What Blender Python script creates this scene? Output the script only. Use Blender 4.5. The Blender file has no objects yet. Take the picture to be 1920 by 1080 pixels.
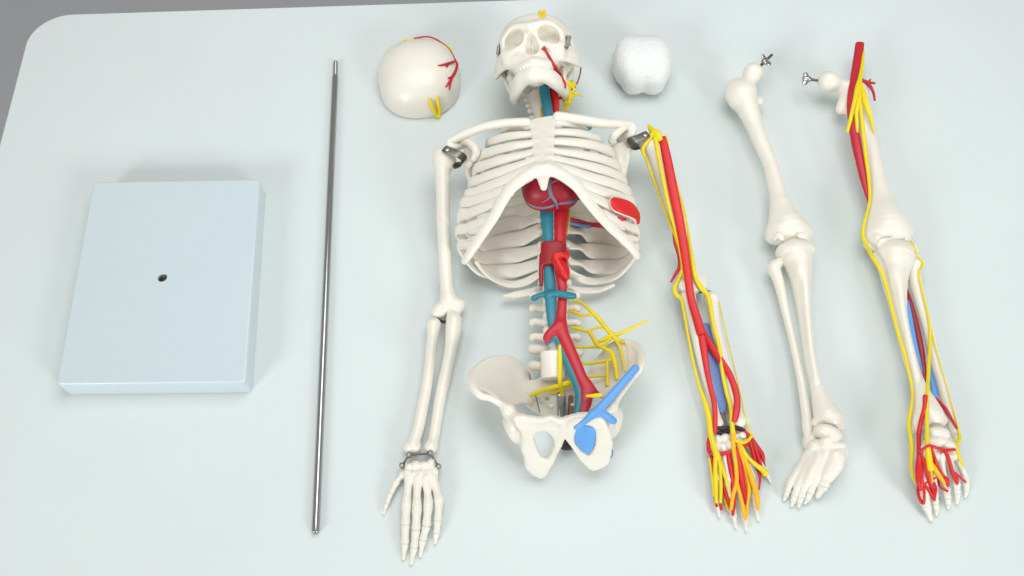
import bpy, math
import numpy as np
from mathutils import Vector
from mathutils.bvhtree import BVHTree

S = bpy.context.scene
COL = S.collection
rng = np.random.default_rng(7)

# ------------------------------------------------------------------ camera model (all build units are mm)
FPX, CAMH, TABLE_Z = 1700.0, 800.0, 0.74
PITCH = math.atan(3100 / FPX)
_cp, _sp = math.cos(PITCH), math.sin(PITCH)
FW, RT, UP = np.array([0, _cp, -_sp]), np.array([1.0, 0, 0]), np.array([0, _sp, _cp])
CAM = np.array([0, 0, CAMH])


def ray(u, v):
    return FW + (u - 960) / FPX * RT + (540 - v) / FPX * UP


def P(u, v, h=0.0):
    d = ray(u, v)
    return CAM + d * ((h - CAMH) / d[2])


def sc(p):
    return float((np.asarray(p) - CAM) @ FW) / FPX          # mm per photo pixel at p


# ------------------------------------------------------------------ splines
def cr(pts, n=8):
    pts = np.asarray(pts, float)
    if len(pts) == 2:
        t = np.linspace(0, 1, n + 1)[:, None]
        return pts[0] * (1 - t) + pts[1] * t
    q = np.vstack([2 * pts[0] - pts[1], pts, 2 * pts[-1] - pts[-2]])
    out = []
    for i in range(len(pts) - 1):
        a, b, c, d = q[i:i + 4]
        t = np.linspace(0, 1, n, endpoint=False)[:, None]
        out.append(.5 * (2 * b + (c - a) * t + (2 * a - 5 * b + 4 * c - d) * t * t + (3 * b - a - 3 * c + d) * t ** 3))
    out.append(pts[-1:])
    return np.vstack(out)


def pix(spec):
    """(u, v, h, r_px) -> x, y, z, r in mm"""
    o = []
    for s in spec:
        p = P(*s[:3])
        o.append([*p, s[3] * sc(p)])
    return np.array(o)


# ------------------------------------------------------------------ signed distance modelling
class SDF:
    def __init__(self):
        self.pr = []

    def tube(self, pts, k=2.0, sq=None, n=6, sub=False, smooth=True):
        pts = np.asarray(pts, float)
        self.pr.append(('t', cr(pts, n) if smooth else pts, k, sq, sub))
        return self

    def ell(self, c, r, rot=(0, 0, 0), k=2.0, sub=False, n=2.0):
        self.pr.append(('e', np.asarray(c, float), k, (np.asarray(r, float), R3(*rot), n), sub))
        return self

    def pts(self, P4, k=0.0):
        self.pr.append(('p', np.asarray(P4, float), k, None, False))
        return self

    def plane(self, c, nrm, k=0.5):      # remove everything on the nrm side
        n_ = np.asarray(nrm, float)
        self.pr.append(('h', np.asarray(c, float), k, n_ / np.linalg.norm(n_), True))
        return self

    def bounds(self):
        lo, hi = np.full(3, 1e9), np.full(3, -1e9)
        for ty, a, k, x, sub in self.pr:
            if sub:
                continue
            if ty in 'tp':
                lo = np.minimum(lo, (a[:, :3] - a[:, 3:4]).min(0)); hi = np.maximum(hi, (a[:, :3] + a[:, 3:4]).max(0))
            elif ty == 'e':
                R = x[0].max(); lo = np.minimum(lo, a - R); hi = np.maximum(hi, a + R)
        return lo, hi

    def mesh(self, vox=0.9, relax=2, noise=0.0):
        lo, hi = self.bounds()
        lo = lo - 3 * vox - 1; hi = hi + 3 * vox + 1
        n = np.ceil((hi - lo) / vox).astype(int) + 1
        F = np.full(n, 50.0, np.float32)
        ax = [lo[i] + np.arange(n[i]) * vox for i in range(3)]

        def box(a, b):
            i0 = np.clip(np.floor((a - lo) / vox).astype(int), 0, n - 1); i1 = np.clip(np.ceil((b - lo) / vox).astype(int) + 1, 1, n)
            return tuple(slice(i0[i], i1[i]) for i in range(3))

        def grid(s):
            return np.meshgrid(ax[0][s[0]], ax[1][s[1]], ax[2][s[2]], indexing='ij')
        for ty, a, k, x, sub in self.pr:
            pad = max(k, 3 * vox) + vox
            if ty in 'tp':
                R = a[:, 3].max() + pad
                B = box(a[:, :3].min(0) - R, a[:, :3].max(0) + R)
                D = np.full([s.stop - s.start for s in B], 50.0, np.float32)
                o = np.array([s.start for s in B])
                segs = [(i, i + 1) for i in range(len(a) - 1)] if ty == 't' else [(i, i) for i in range(len(a))]
                for i, j in segs:
                    A, C = a[i], a[j]
                    r = max(A[3], C[3]) + pad
                    s = box(np.minimum(A[:3], C[:3]) - r, np.maximum(A[:3], C[:3]) + r)
                    X, Y, Z = grid(s)
                    X = X - A[0]; Y = Y - A[1]; Z = Z - A[2]
                    d = C[:3] - A[:3]
                    if ty == 't' and x is not None:
                        m, fac = x
                        g = (1 / fac - 1)
                        w = (X * m[0] + Y * m[1] + Z * m[2]) * g
                        X = X + w * m[0]; Y = Y + w * m[1]; Z = Z + w * m[2]
                        d = d + g * (d @ m) * m
                    L = d @ d
                    if L > 1e-9:
                        t = np.clip((X * d[0] + Y * d[1] + Z * d[2]) / L, 0, 1)
                        dist = np.sqrt((X - t * d[0]) ** 2 + (Y - t * d[1]) ** 2 + (Z - t * d[2]) ** 2) - (A[3] + t * (C[3] - A[3]))
                    else:
                        dist = np.sqrt(X * X + Y * Y + Z * Z) - A[3]
                    ls = tuple(slice(s[q].start - o[q], s[q].stop - o[q]) for q in range(3))
                    D[ls] = np.minimum(D[ls], dist)
            elif ty == 'e':
                r, Rm, nn = x
                R = r.max() + pad
                B = box(a - R, a + R)
                X, Y, Z = grid(B)
                q = np.stack([X - a[0], Y - a[1], Z - a[2]], -1) @ Rm
                if nn == 2.0:
                    k0 = np.sqrt(((q / r) ** 2).sum(-1)); k1 = np.sqrt(((q / r ** 2) ** 2).sum(-1)) + 1e-9
                    D = (k0 * (k0 - 1) / k1).astype(np.float32)
                else:
                    D = (((np.abs(q / r) ** nn).sum(-1) ** (1 / nn) - 1) * r.min()).astype(np.float32)
            else:
                B = tuple(slice(0, n[i]) for i in range(3))
                X, Y, Z = grid(B)
                D = ((X - a[0]) * x[0] + (Y - a[1]) * x[1] + (Z - a[2]) * x[2]).astype(np.float32)
                D = -D       # negative on the removed side
            G = F[B]
            if sub:
                D = -D
                if k > 0:
                    h = np.maximum(k - np.abs(G - D), 0) / k
                    F[B] = np.maximum(G, D) + h * h * k * .25
                else:
                    F[B] = np.maximum(G, D)
            else:
                if k > 0:
                    h = np.maximum(k - np.abs(G - D), 0) / k
                    F[B] = np.minimum(G, D) - h * h * k * .25
                else:
                    F[B] = np.minimum(G, D)
        return nets(F, lo, vox, relax)


def nets(F, lo, vox, relax):
    I = F < 0
    c = np.zeros(np.array(F.shape) - 1, np.uint8)
    offs = [(i, j, k) for i in (0, 1) for j in (0, 1) for k in (0, 1)]
    sh = c.shape
    for o in offs:
        c += I[o[0]:o[0] + sh[0], o[1]:o[1] + sh[1], o[2]:o[2] + sh[2]]
    act = (c > 0) & (c < 8)
    idx = np.argwhere(act)
    vid = np.full(sh, -1, np.int64); vid[act] = np.arange(len(idx))
    val = np.stack([F[idx[:, 0] + o[0], idx[:, 1] + o[1], idx[:, 2] + o[2]] for o in offs], 1).astype(float)
    acc = np.zeros((len(idx), 3)); cnt = np.zeros(len(idx))
    oa = np.array(offs, float)
    for a in range(8):
        for b in range(a + 1, 8):
            if np.abs(oa[a] - oa[b]).sum() == 1:
                va, vb = val[:, a], val[:, b]
                m = (va < 0) != (vb < 0)
                t = np.where(m, va / np.where(m, va - vb, 1), 0)
                acc += np.where(m[:, None], oa[a] + t[:, None] * (oa[b] - oa[a]), 0); cnt += m
    V = lo + (idx + acc / cnt[:, None]) * vox
    faces = []
    for axis in range(3):
        a1, a2 = (axis + 1) % 3, (axis + 2) % 3
        A = np.moveaxis(I, axis, 0)
        cr_ = A[:-1] != A[1:]
        e = np.argwhere(np.moveaxis(cr_, 0, axis))
        ok = np.ones(len(e), bool)
        for q in (a1, a2):
            ok &= (e[:, q] > 0) & (e[:, q] < F.shape[q] - 1)
        e = e[ok]
        flip = I[e[:, 0], e[:, 1], e[:, 2]]
        d1 = np.zeros(3, int); d1[a1] = 1
        d2 = np.zeros(3, int); d2[a2] = 1
        g = lambda x: vid[x[:, 0], x[:, 1], x[:, 2]]
        q = np.stack([g(e - d1 - d2), g(e - d2), g(e), g(e - d1)], 1)
        q[~flip] = q[~flip][:, ::-1]
        faces.append(q)
    Q = np.vstack(faces)
    E = np.vstack([Q[:, [0, 1]], Q[:, [1, 2]], Q[:, [2, 3]], Q[:, [3, 0]]])
    for _ in range(relax):
        s = np.zeros_like(V); w = np.zeros(len(V))
        for j in range(3):
            s[:, j] = np.bincount(E[:, 0], V[E[:, 1], j], len(V)) + np.bincount(E[:, 1], V[E[:, 0], j], len(V))
        w = np.bincount(E[:, 0], minlength=len(V)) + np.bincount(E[:, 1], minlength=len(V))
        V = V * .5 + .5 * s / w[:, None]
    return V, Q


def R3(ax, ay, az, deg=True):
    if deg:
        ax, ay, az = map(math.radians, (ax, ay, az))
    c, s = math.cos, math.sin
    X = np.array([[1, 0, 0], [0, c(ax), -s(ax)], [0, s(ax), c(ax)]])
    Y = np.array([[c(ay), 0, s(ay)], [0, 1, 0], [-s(ay), 0, c(ay)]])
    Z = np.array([[c(az), -s(az), 0], [s(az), c(az), 0], [0, 0, 1]])
    return Z @ X @ Y


# ------------------------------------------------------------------ swept tubes
def nrmz(a):
    return a / (np.linalg.norm(a, axis=-1, keepdims=True) + 1e-12)


def sweep(pts, a, b, hint=(0, 0, 1), seg=12, cap=True, power=2.0):
    """pts Nx3; a half width across hint, b half thickness along hint"""
    pts = np.asarray(pts, float)
    N = len(pts)
    a = np.broadcast_to(np.asarray(a, float), (N,)).copy(); b = np.broadcast_to(np.asarray(b, float), (N,)).copy()
    T = nrmz(np.gradient(pts, axis=0))
    Hn = np.asarray(hint(pts) if callable(hint) else hint, float)
    Hn = np.broadcast_to(Hn, (N, 3))
    Nn = nrmz(Hn - (Hn * T).sum(1, keepdims=True) * T)
    Bn = np.cross(T, Nn)
    rings = []
    if cap:
        for f in (0.25, 0.6, 0.87):
            d = math.sqrt(1 - f * f)
            rings.append((pts[0] - T[0] * d * min(a[0], b[0]), Nn[0], Bn[0], a[0] * f, b[0] * f))
    for i in range(N):
        rings.append((pts[i], Nn[i], Bn[i], a[i], b[i]))
    if cap:
        for f in (0.87, 0.6, 0.25):
            d = math.sqrt(1 - f * f)
            rings.append((pts[-1] + T[-1] * d * min(a[-1], b[-1]), Nn[-1], Bn[-1], a[-1] * f, b[-1] * f))
    th = np.linspace(0, 2 * np.pi, seg, endpoint=False)
    ct, st = np.cos(th), np.sin(th)
    if power != 2.0:
        ct = np.sign(ct) * np.abs(ct) ** (2 / power); st = np.sign(st) * np.abs(st) ** (2 / power)
    V = np.vstack([c + np.outer(ct * aa, B_) + np.outer(st * bb, N_) for c, N_, B_, aa, bb in rings])
    Q = []
    M = len(rings)
    for i in range(M - 1):
        for j in range(seg):
            k = (j + 1) % seg
            Q.append((i * seg + j, i * seg + k, (i + 1) * seg + k, (i + 1) * seg + j))
    Q.append(tuple(range(seg))[::-1]); Q.append(tuple((M - 1) * seg + j for j in range(seg)))
    return V, Q


class MB:
    def __init__(self):
        self.V, self.F = [], []
        self.n = 0

    def add(self, VF):
        V, F = VF
        self.V.append(np.asarray(V))
        self.F += [tuple(int(i) + self.n for i in f) for f in F]
        self.n += len(V)
        return self

    def get(self):
        return np.vstack(self.V), self.F


# ------------------------------------------------------------------ objects
ROOT = {}
BV = {}


def thing(name, label, cat, loc, group=None):
    o = bpy.data.objects.new(name, None); COL.objects.link(o)
    o.location = (loc[0] / 1000, loc[1] / 1000, TABLE_Z + loc[2] / 1000)
    o.empty_display_size = .03
    o['label'] = label; o['category'] = cat
    if group:
        o['group'] = group
    ROOT[o.name] = np.asarray(loc, float)
    return o


def origin(parent):
    p = parent
    while p is not None and p.parent is not None:
        p = p.parent
    return ROOT[p.name] if p is not None else np.zeros(3)


def obj(name, VF, mat, parent=None, smooth=True, label=None, keep=None, angle=None):
    V, F = VF
    V = np.asarray(V, float)
    org = origin(parent)
    me = bpy.data.meshes.new(name)
    W = (V - org) / 1000.0
    if parent is None:
        W[:, 2] += TABLE_Z
    if isinstance(F, np.ndarray):
        me.vertices.add(len(W)); me.vertices.foreach_set('co', W.astype(np.float32).ravel())
        me.loops.add(F.size); me.loops.foreach_set('vertex_index', F.astype(np.int32).ravel())
        me.polygons.add(len(F)); me.polygons.foreach_set('loop_start', np.arange(0, F.size, 4, dtype=np.int32))
        me.polygons.foreach_set('loop_total', np.full(len(F), 4, np.int32))
        me.update(calc_edges=True); me.validate()
    else:
        me.from_pydata([tuple(w) for w in W], [], [tuple(f) for f in F])
    me.polygons.foreach_set('use_smooth', [smooth] * len(me.polygons))
    if angle is not None:
        me.set_sharp_from_angle(angle=math.radians(angle))
    me.materials.append(mat)
    me.update()
    o = bpy.data.objects.new(name, me); COL.objects.link(o)
    if parent is not None:
        o.parent = parent
    if label:
        o['label'] = label
    if keep:
        BV.setdefault(keep, []).append((V, [tuple(int(i) for i in f) for f in F]))
    return o


def bvh(*keys):
    vs, fs, n = [], [], 0
    for k in keys:
        for V, F in BV[k]:
            vs += [tuple(v) for v in V]; fs += [tuple(i + n for i in f) for f in F]; n += len(V)
    return BVHTree.FromPolygons(vs, fs)


def lay(tree, spec, off=1.0, n=8, floor=3.0, win=9):
    """A path drawn over bones: (u, v, width_px[, h]) points; heights come from the surface beneath, evened out."""
    s = cr(np.array([q[:3] for q in spec], float), n)
    hs = []
    for u, v, w in s:
        d = ray(u, v); d = d / np.linalg.norm(d)
        hit = tree.ray_cast(Vector(CAM), Vector(d), 3000)
        hs.append(hit[0].z if hit[0] is not None else np.nan)
    hs = np.array(hs)
    if np.isnan(hs).all():
        hs[:] = floor
    ok = ~np.isnan(hs)
    hs = np.interp(np.arange(len(hs)), np.flatnonzero(ok), hs[ok])
    pad = win // 2
    e = np.pad(hs, pad, mode='edge')
    mx = np.array([e[i:i + win].max() for i in range(len(hs))])
    e = np.pad(.6 * mx + .4 * hs, pad, mode='edge')
    hs = np.array([e[i:i + win].mean() for i in range(len(hs))]) + off
    pts = np.array([P(u, v, h) for (u, v, w), h in zip(s, hs)])
    r = np.array([w * .5 * sc(p) for (u, v, w), p in zip(s, pts)])
    return pts, r


def strip(mb, tree, spec, off=1.0, thick=.55, seg=10, power=2.0, tmax=99, **kw):
    pts, r = lay(tree, spec, off, **kw)
    mb.add(sweep(pts, r, np.minimum(r * thick, tmax), hint=nrmz(CAM - pts), seg=seg, power=power))


def wire(mb, spec, thick=1.0, n=7, seg=10, hint=None, power=2.0):
    q = cr(pix([(s[0], s[1], s[2], s[3] * .5) for s in spec]), n)
    mb.add(sweep(q[:, :3], q[:, 3], q[:, 3] * thick, hint=nrmz(CAM - q[:, :3]) if hint is None else hint, seg=seg, power=power))


# ------------------------------------------------------------------ materials
def lin(c):
    return tuple(((x / 255) / 12.92 if x / 255 <= .04045 else (((x / 255) + .055) / 1.055) ** 2.4) for x in c) + (1,)


def mat(name, rgb, rough=.45, metal=0.0, var=.04, scale=60, bump=0.0, bscale=400, sss=0.0, spec=.5, coat=0.0, rvar=.08):
    m = bpy.data.materials.new(name); m.use_nodes = True
    nt = m.node_tree; N = nt.nodes; L = nt.links
    b = N['Principled BSDF']
    col = lin(rgb)
    tc = N.new('ShaderNodeTexCoord')
    nz = N.new('ShaderNodeTexNoise'); nz.inputs['Scale'].default_value = scale; nz.inputs['Detail'].default_value = 5
    L.new(tc.outputs['Object'], nz.inputs['Vector'])
    mx = N.new('ShaderNodeMix'); mx.data_type = 'RGBA'
    mx.inputs[6].default_value = tuple(c * (1 - var) for c in col[:3]) + (1,)
    mx.inputs[7].default_value = tuple(min(1, c * (1 + var)) for c in col[:3]) + (1,)
    L.new(nz.outputs['Fac'], mx.inputs[0]); L.new(mx.outputs[2], b.inputs['Base Color'])
    mr = N.new('ShaderNodeMapRange')
    mr.inputs[3].default_value = max(0, rough - rvar); mr.inputs[4].default_value = min(1, rough + rvar)
    L.new(nz.outputs['Fac'], mr.inputs[0]); L.new(mr.outputs[0], b.inputs['Roughness'])
    b.inputs['Metallic'].default_value = metal
    b.inputs['Specular IOR Level'].default_value = spec
    b.inputs['Coat Weight'].default_value = coat
    if sss:
        b.inputs['Subsurface Weight'].default_value = sss
        b.inputs['Subsurface Radius'].default_value = (1.0, .55, .35)
        b.inputs['Subsurface Scale'].default_value = .002
    if bump:
        n2 = N.new('ShaderNodeTexNoise'); n2.inputs['Scale'].default_value = bscale; n2.inputs['Detail'].default_value = 3
        L.new(tc.outputs['Object'], n2.inputs['Vector'])
        bp = N.new('ShaderNodeBump'); bp.inputs['Strength'].default_value = bump; bp.inputs['Distance'].default_value = .0006
        L.new(n2.outputs['Fac'], bp.inputs['Height']); L.new(bp.outputs['Normal'], b.inputs['Normal'])
    return m


BONE = mat('ivory_plastic', (227, 222, 210), .33, var=.035, scale=55, bump=.16, bscale=260, sss=.35)
TEETH = mat('white_tooth_plastic', (233, 231, 223), .3, var=.02, sss=.2)
FOAM = mat('white_foam', (222, 224, 222), .7, var=.02, bump=.25, bscale=500, sss=.2)
RED = mat('red_plastic', (206, 22, 26), .42, var=.06, bump=.1)
CRIM = mat('crimson_plastic', (186, 26, 44), .4, var=.1, bump=.1)
HEART = mat('heart_plastic', (158, 20, 42), .42, var=.3, scale=90, bump=.4, bscale=180)
DRED = mat('dark_red_plastic', (150, 20, 30), .42, var=.1)
YEL = mat('yellow_plastic', (228, 205, 10), .45, var=.08, scale=90, bump=.1)
AMB = mat('amber_plastic', (238, 178, 14), .45, var=.08, scale=90)
TEAL = mat('teal_plastic', (40, 122, 140), .42, var=.08, bump=.1)
BLUE = mat('light_blue_plastic', (98, 158, 222), .42, var=.05, bump=.1)
BLU2 = mat('muted_blue_plastic', (108, 138, 198), .45, var=.1)
GREYV = mat('grey_coronary_paint', (120, 108, 122), .45, var=.15, scale=150)
BROWN = mat('brown_membrane', (120, 100, 98), .5, var=.1)
STEEL = mat('brushed_steel', (172, 170, 166), .3, metal=1, var=.1, scale=200)
DSTEEL = mat('dark_steel', (118, 114, 108), .34, metal=1, var=.15, scale=200)
CHROME = mat('chromed_steel', (165, 165, 165), .14, metal=1, var=.04, scale=120, rvar=.04)
BLACK = mat('dark_rubber', (40, 38, 38), .5, var=.2)
PLATE = mat('pale_blue_lacquer', (196, 209, 214), .3, var=.015, scale=20, bump=.15, bscale=900, coat=.2)
TABLE = mat('white_laminate', (209, 217, 216), .5, var=.03, scale=9, bump=.08, bscale=700, spec=.35)


def add_specks(m, scale=26.0, size=.028, share=.9, dark=.45):
    nt = m.node_tree; N = nt.nodes; L = nt.links
    b = N['Principled BSDF']
    src = b.inputs['Base Color'].links[0].from_socket
    tc = N.new('ShaderNodeTexCoord'); vo = N.new('ShaderNodeTexVoronoi'); vo.inputs['Scale'].default_value = scale
    L.new(tc.outputs['Object'], vo.inputs['Vector'])
    lt = N.new('ShaderNodeMath'); lt.operation = 'LESS_THAN'; lt.inputs[1].default_value = size
    L.new(vo.outputs['Distance'], lt.inputs[0])
    sp = N.new('ShaderNodeSeparateColor'); L.new(vo.outputs['Color'], sp.inputs[0])
    gt = N.new('ShaderNodeMath'); gt.operation = 'GREATER_THAN'; gt.inputs[1].default_value = share
    L.new(sp.outputs[0], gt.inputs[0])
    mu = N.new('ShaderNodeMath'); mu.operation = 'MULTIPLY'; L.new(lt.outputs[0], mu.inputs[0]); L.new(gt.outputs[0], mu.inputs[1])
    m2 = N.new('ShaderNodeMath'); m2.operation = 'MULTIPLY'; m2.inputs[1].default_value = dark; L.new(mu.outputs[0], m2.inputs[0])
    mx = N.new('ShaderNodeMix'); mx.data_type = 'RGBA'; mx.inputs[7].default_value = (.1, .09, .08, 1)
    L.new(src, mx.inputs[6]); L.new(m2.outputs[0], mx.inputs[0]); L.new(mx.outputs[2], b.inputs['Base Color'])


add_specks(TABLE)
add_specks(BONE, 60, .05, .93, .3)
EDGE = mat('table_edge_band', (205, 210, 208), .4, var=.02)
FLOOR = mat('grey_floor_vinyl', (172, 174, 178), .6, var=.05, scale=3, bump=.05)
TLEG = mat('grey_table_leg_paint', (120, 122, 124), .4, var=.03)

# ------------------------------------------------------------------ floor and table
fl = MB()
fl.add(([(-6000, -4000, 0), (6000, -4000, 0), (6000, 8000, 0), (-6000, 8000, 0)], [(0, 1, 2, 3)]))
V, F = fl.get()
V = V.astype(float); V[:, 2] -= TABLE_Z * 1000
o = obj('floor', (V, F), FLOOR, smooth=False)
o['kind'] = 'structure'


def table_outline(inset=0.0):
    a, b = P(0, 270)[:2], P(50, 78)[:2]
    c, d = P(150, 26.5)[:2], P(960, 0.5)[:2]
    e1 = nrmz(b - a); e2 = nrmz(d - c)
    # corner where the two straight edges meet
    t = np.linalg.solve(np.array([e1, -e2]).T, c - a)
    corner = a + e1 * t[0]
    near_l = a + e1 * ((-120 - a[1]) / e1[1])
    far_r = c + e2 * ((1120 - c[0]) / e2[0])
    near_r = np.array([far_r[0] - 20, -120.0])
    pts = [near_l, near_r, far_r, corner]
    out = []
    R = 46.0
    for i in range(4):
        p0, p1, p2 = pts[i - 1], pts[i], pts[(i + 1) % 4]
        d0, d1 = nrmz(p0 - p1), nrmz(p2 - p1)
        ang = math.acos(d0 @ d1); off = R / math.tan(ang / 2)
        s, e = p1 + d0 * off, p1 + d1 * off
        cc = p1 + nrmz(d0 + d1) * (R / math.sin(ang / 2))
        a0 = math.atan2(*(s - cc)[::-1]); a1 = math.atan2(*(e - cc)[::-1])
        da = (a1 - a0 + math.pi) % (2 * math.pi) - math.pi
        for k in range(17):
            out.append(cc + R * np.array([math.cos(a0 + da * k / 16), math.sin(a0 + da * k / 16)]))
    out = np.array(out)
    cen = out.mean(0)
    dd = out - cen
    return cen + dd * (1 - inset / np.linalg.norm(dd, axis=1, keepdims=True))


tb = thing('table', 'white laminate table with a rounded corner, under all the skeleton pieces', 'table', (150, 430, -TABLE_Z * 1000))
prof = [(0.9, 0.0), (0.25, -0.3), (0, -1.0)]
rings = [np.c_[table_outline(i), np.full(68, z)] for i, z in prof]
M = len(rings[0])
mb = MB()
V = np.vstack(rings)
F = [tuple(range(M))]
for r in range(len(rings) - 1):
    for j in range(M):
        k = (j + 1) % M
        F.append((r * M + j, (r + 1) * M + j, (r + 1) * M + k, r * M + k))
mb.add((V, F))
top = obj('tabletop', mb.get(), TABLE, tb, smooth=False)
rings = [np.c_[table_outline(i), np.full(68, z)] for i, z in [(0, -1.0), (0, -22.0), (2, -24.0)]]
V = np.vstack(rings); F = [tuple(range(2 * M, 3 * M))[::-1]]
for r in range(2):
    for j in range(M):
        k = (j + 1) % M
        F.append((r * M + j, (r + 1) * M + j, (r + 1) * M + k, r * M + k))
obj('edge_band', (V, F), EDGE, tb, smooth=False)
for x, y in ((-430, 0), (960, 0), (-340, 740), (950, 800)):
    mbl = MB()
    mbl.add(sweep(np.array([(x, y, -24.0), (x, y, -380), (x, y, -TABLE_Z * 1000 + .2)]), 24, 24, hint=(1, 0, 0), seg=20, cap=False))
    obj('leg', mbl.get(), TLEG, tb, angle=40)

# ------------------------------------------------------------------ stand base plate
HP = 25.0
cs = [P(*c, HP) for c in ((105, 721), (460.5, 717), (488, 335.5), (174.5, 340.5))]
cs = np.array([c[:2] for c in cs])
cen = P(304, 520, HP)[:2]
base = thing('stand_base', 'pale blue metal stand base plate with one small hole, left of the steel rod', 'stand base', (*cen, 0))


def rrect(inset, R, n=10):
    out = []
    cc0 = cs.mean(0)
    for i in range(4):
        p0, p1, p2 = cs[i - 1], cs[i], cs[(i + 1) % 4]
        d0, d1 = nrmz(p0 - p1), nrmz(p2 - p1)
        bis = nrmz(d0 + d1)
        ang = math.acos(d0 @ d1)
        p1 = p1 + bis * inset / math.sin(ang / 2)
        rr = max(R - inset, .6)
        off = rr / math.tan(ang / 2); s, e = p1 + d0 * off, p1 + d1 * off
        c = p1 + bis * rr / math.sin(ang / 2)
        a0 = math.atan2(*(s - c)[::-1]); a1 = math.atan2(*(e - c)[::-1])
        da = (a1 - a0 + math.pi) % (2 * math.pi) - math.pi
        for k in range(n):
            out.append(c + rr * np.array([math.cos(a0 + da * k / (n - 1)), math.sin(a0 + da * k / (n - 1))]))
        nxt0 = e
        # straight edge samples
        q1 = cs[(i + 1) % 4]
        for t in np.linspace(.12, .88, 6):
            out.append((p1 + (q1 - cs[i]) * t) if inset == 0 else (p1 + (q1 - cs[i]) * t))
    out = np.array(out)
    return out


def inset_poly(poly, d):
    t = nrmz(np.roll(poly, -1, 0) - np.roll(poly, 1, 0))
    nn = np.c_[-t[:, 1], t[:, 0]]
    return poly + nn * d


outer = rrect(0, 4.5)
prof = [(0.8, 0.0), (0, .8), (0, HP - 1.8), (.2, HP - 1.0), (.6, HP - .45), (1.1, HP - .12), (1.8, HP), (2.3, HP)]
rings = [np.c_[inset_poly(outer, i), np.full(len(outer), z)] for i, z in prof]
top_in = rings[-1][:, :2]
angs = np.arctan2(*(top_in - cen).T[::-1])
HR = 4.6
for rr, z in ((60, HP), (20, HP), (HR + .6, HP), (HR, HP - .5), (HR - .1, HP - 3.0)):
    if rr == 60:
        ringp = cen + (top_in - cen) * .55
    else:
        ringp = cen + np.c_[np.cos(angs), np.sin(angs)] * rr
    rings.append(np.c_[ringp, np.full(len(outer), z)])
M = len(outer)
V = np.vstack(rings); F = []
for r in range(len(rings) - 1):
    for j in range(M):
        k = (j + 1) % M
        F.append((r * M + j, r * M + k, (r + 1) * M + k, (r + 1) * M + j))
obj('plate', (V, F), PLATE, base, angle=35)
# threaded socket sunk in the hole
th = np.linspace(0, 2 * math.pi, 24, endpoint=False)
rings = []
for i in range(9):
    z = HP - 2.6 - i * .7
    rings.append(np.c_[cen[0] + np.cos(th) * (HR - .15 - .35 * (i % 2)), cen[1] + np.sin(th) * (HR - .15 - .35 * (i % 2)), np.full(24, z)])
V = np.vstack(rings); F = [tuple(8 * 24 + j for j in range(24))]
for r in range(8):
    for j in range(24):
        k = (j + 1) % 24
        F.append((r * 24 + j, r * 24 + k, (r + 1) * 24 + k, (r + 1) * 24 + j))
obj('threaded_socket', (V, F), STEEL, base, angle=30)

# ------------------------------------------------------------------ support rod
RR = 3.3
pa, pb = P(628.6, 142, RR), P(591.5, 1000, RR)
pt = P(629.2, 117, RR)
rod = thing('support_rod', 'long straight steel rod lying between the stand base and the skeleton', 'metal rod', (*pb[:2], 0))
d = nrmz(pa - pb)
mb = MB()
mb.add(sweep(np.array([pb + d * 0.0, pb + d * .25, pb + d * .9, pb + d * 2.0, *[pb + (pa - pb) * t for t in np.linspace(.05, .995, 14)], pa - d * .8, pa]),
             [2.1, 2.55, 3.05, 3.3] + [3.3] * 14 + [3.3, 2.7], [2.1, 2.55, 3.05, 3.3] + [3.3] * 14 + [3.3, 2.7], seg=28, cap=False))
obj('shaft', mb.get(), CHROME, rod, angle=50)
mb = MB()
L = np.linalg.norm(pt - pa)
zz = np.linspace(0, 1, 41)
mb.add(sweep(np.array([pa + (pt - pa) * t for t in zz]), 2.55 - .22 * (np.arange(41) % 2), 2.55 - .22 * (np.arange(41) % 2), seg=20, cap=True))
obj('threaded_tip', mb.get(), STEEL, rod, angle=40)

# ------------------------------------------------------------------ skull cap
c0 = P(787, 167, 0)
cap_c = np.array([c0[0], c0[1] + 4, 1.0])
cap = thing('skull_cap', 'rounded ivory skull cap with red and yellow branches, beside the skull', 'skull cap', (*cap_c[:2], 0))
s = SDF()
s.ell(cap_c, (45.5, 48, 42), (0, 0, 6), n=2.28)
s.ell(cap_c + np.array([-2, 20, 0]), (43, 34, 36), (0, 0, 6), k=12, n=2.25)
s.ell(cap_c, (41, 43, 38), (0, 0, 6), k=.5, sub=True, n=2.45)
s.plane(cap_c + np.array([0, 0, -.8]), (0, 0, -1), k=.4)
obj('bone_cap', s.mesh(1.2, 2), BONE, cap, keep='cap')
T = bvh('cap')
mb = MB()
strip(mb, T, [(760, 76, 3), (785, 70.5, 3), (803, 69, 3), (818, 74, 3), (832, 83, 2.6), (845, 96, 2.4), (853, 112, 3)], .3, floor=20)
strip(mb, T, [(853, 112, 4), (857, 122, 5), (853, 136, 6), (847, 146, 6), (844, 157, 5), (843, 168, 3)], .3)
strip(mb, T, [(854, 115, 4.5), (841, 119, 5), (830, 122, 4), (821, 123, 2.4)], .3)
strip(mb, T, [(842, 119, 4), (837, 126, 4)], .3)
strip(mb, T, [(849, 143, 4), (843, 146, 4), (840, 147, 3)], .3)
strip(mb, T, [(847, 147, 5), (841, 156, 5), (836, 163, 3)], .3)
obj('artery', mb.get(), CRIM, cap)
mb = MB()
strip(mb, T, [(803.5, 184, 5), (811, 201, 7), (817, 213, 8), (820, 219, 7)], .4)
strip(mb, T, [(819, 182, 5), (822, 196, 7.5), (824, 207, 8.5), (822, 218, 8)], .4)
obj('nerve', mb.get(), YEL, cap)
mb = MB()
strip(mb, T, [(754, 76.5, 2.5), (764, 75, 3), (775, 72.5, 2.5)], .8, floor=20)
obj('nerve', mb.get(), YEL, cap)
mb = MB()
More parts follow.
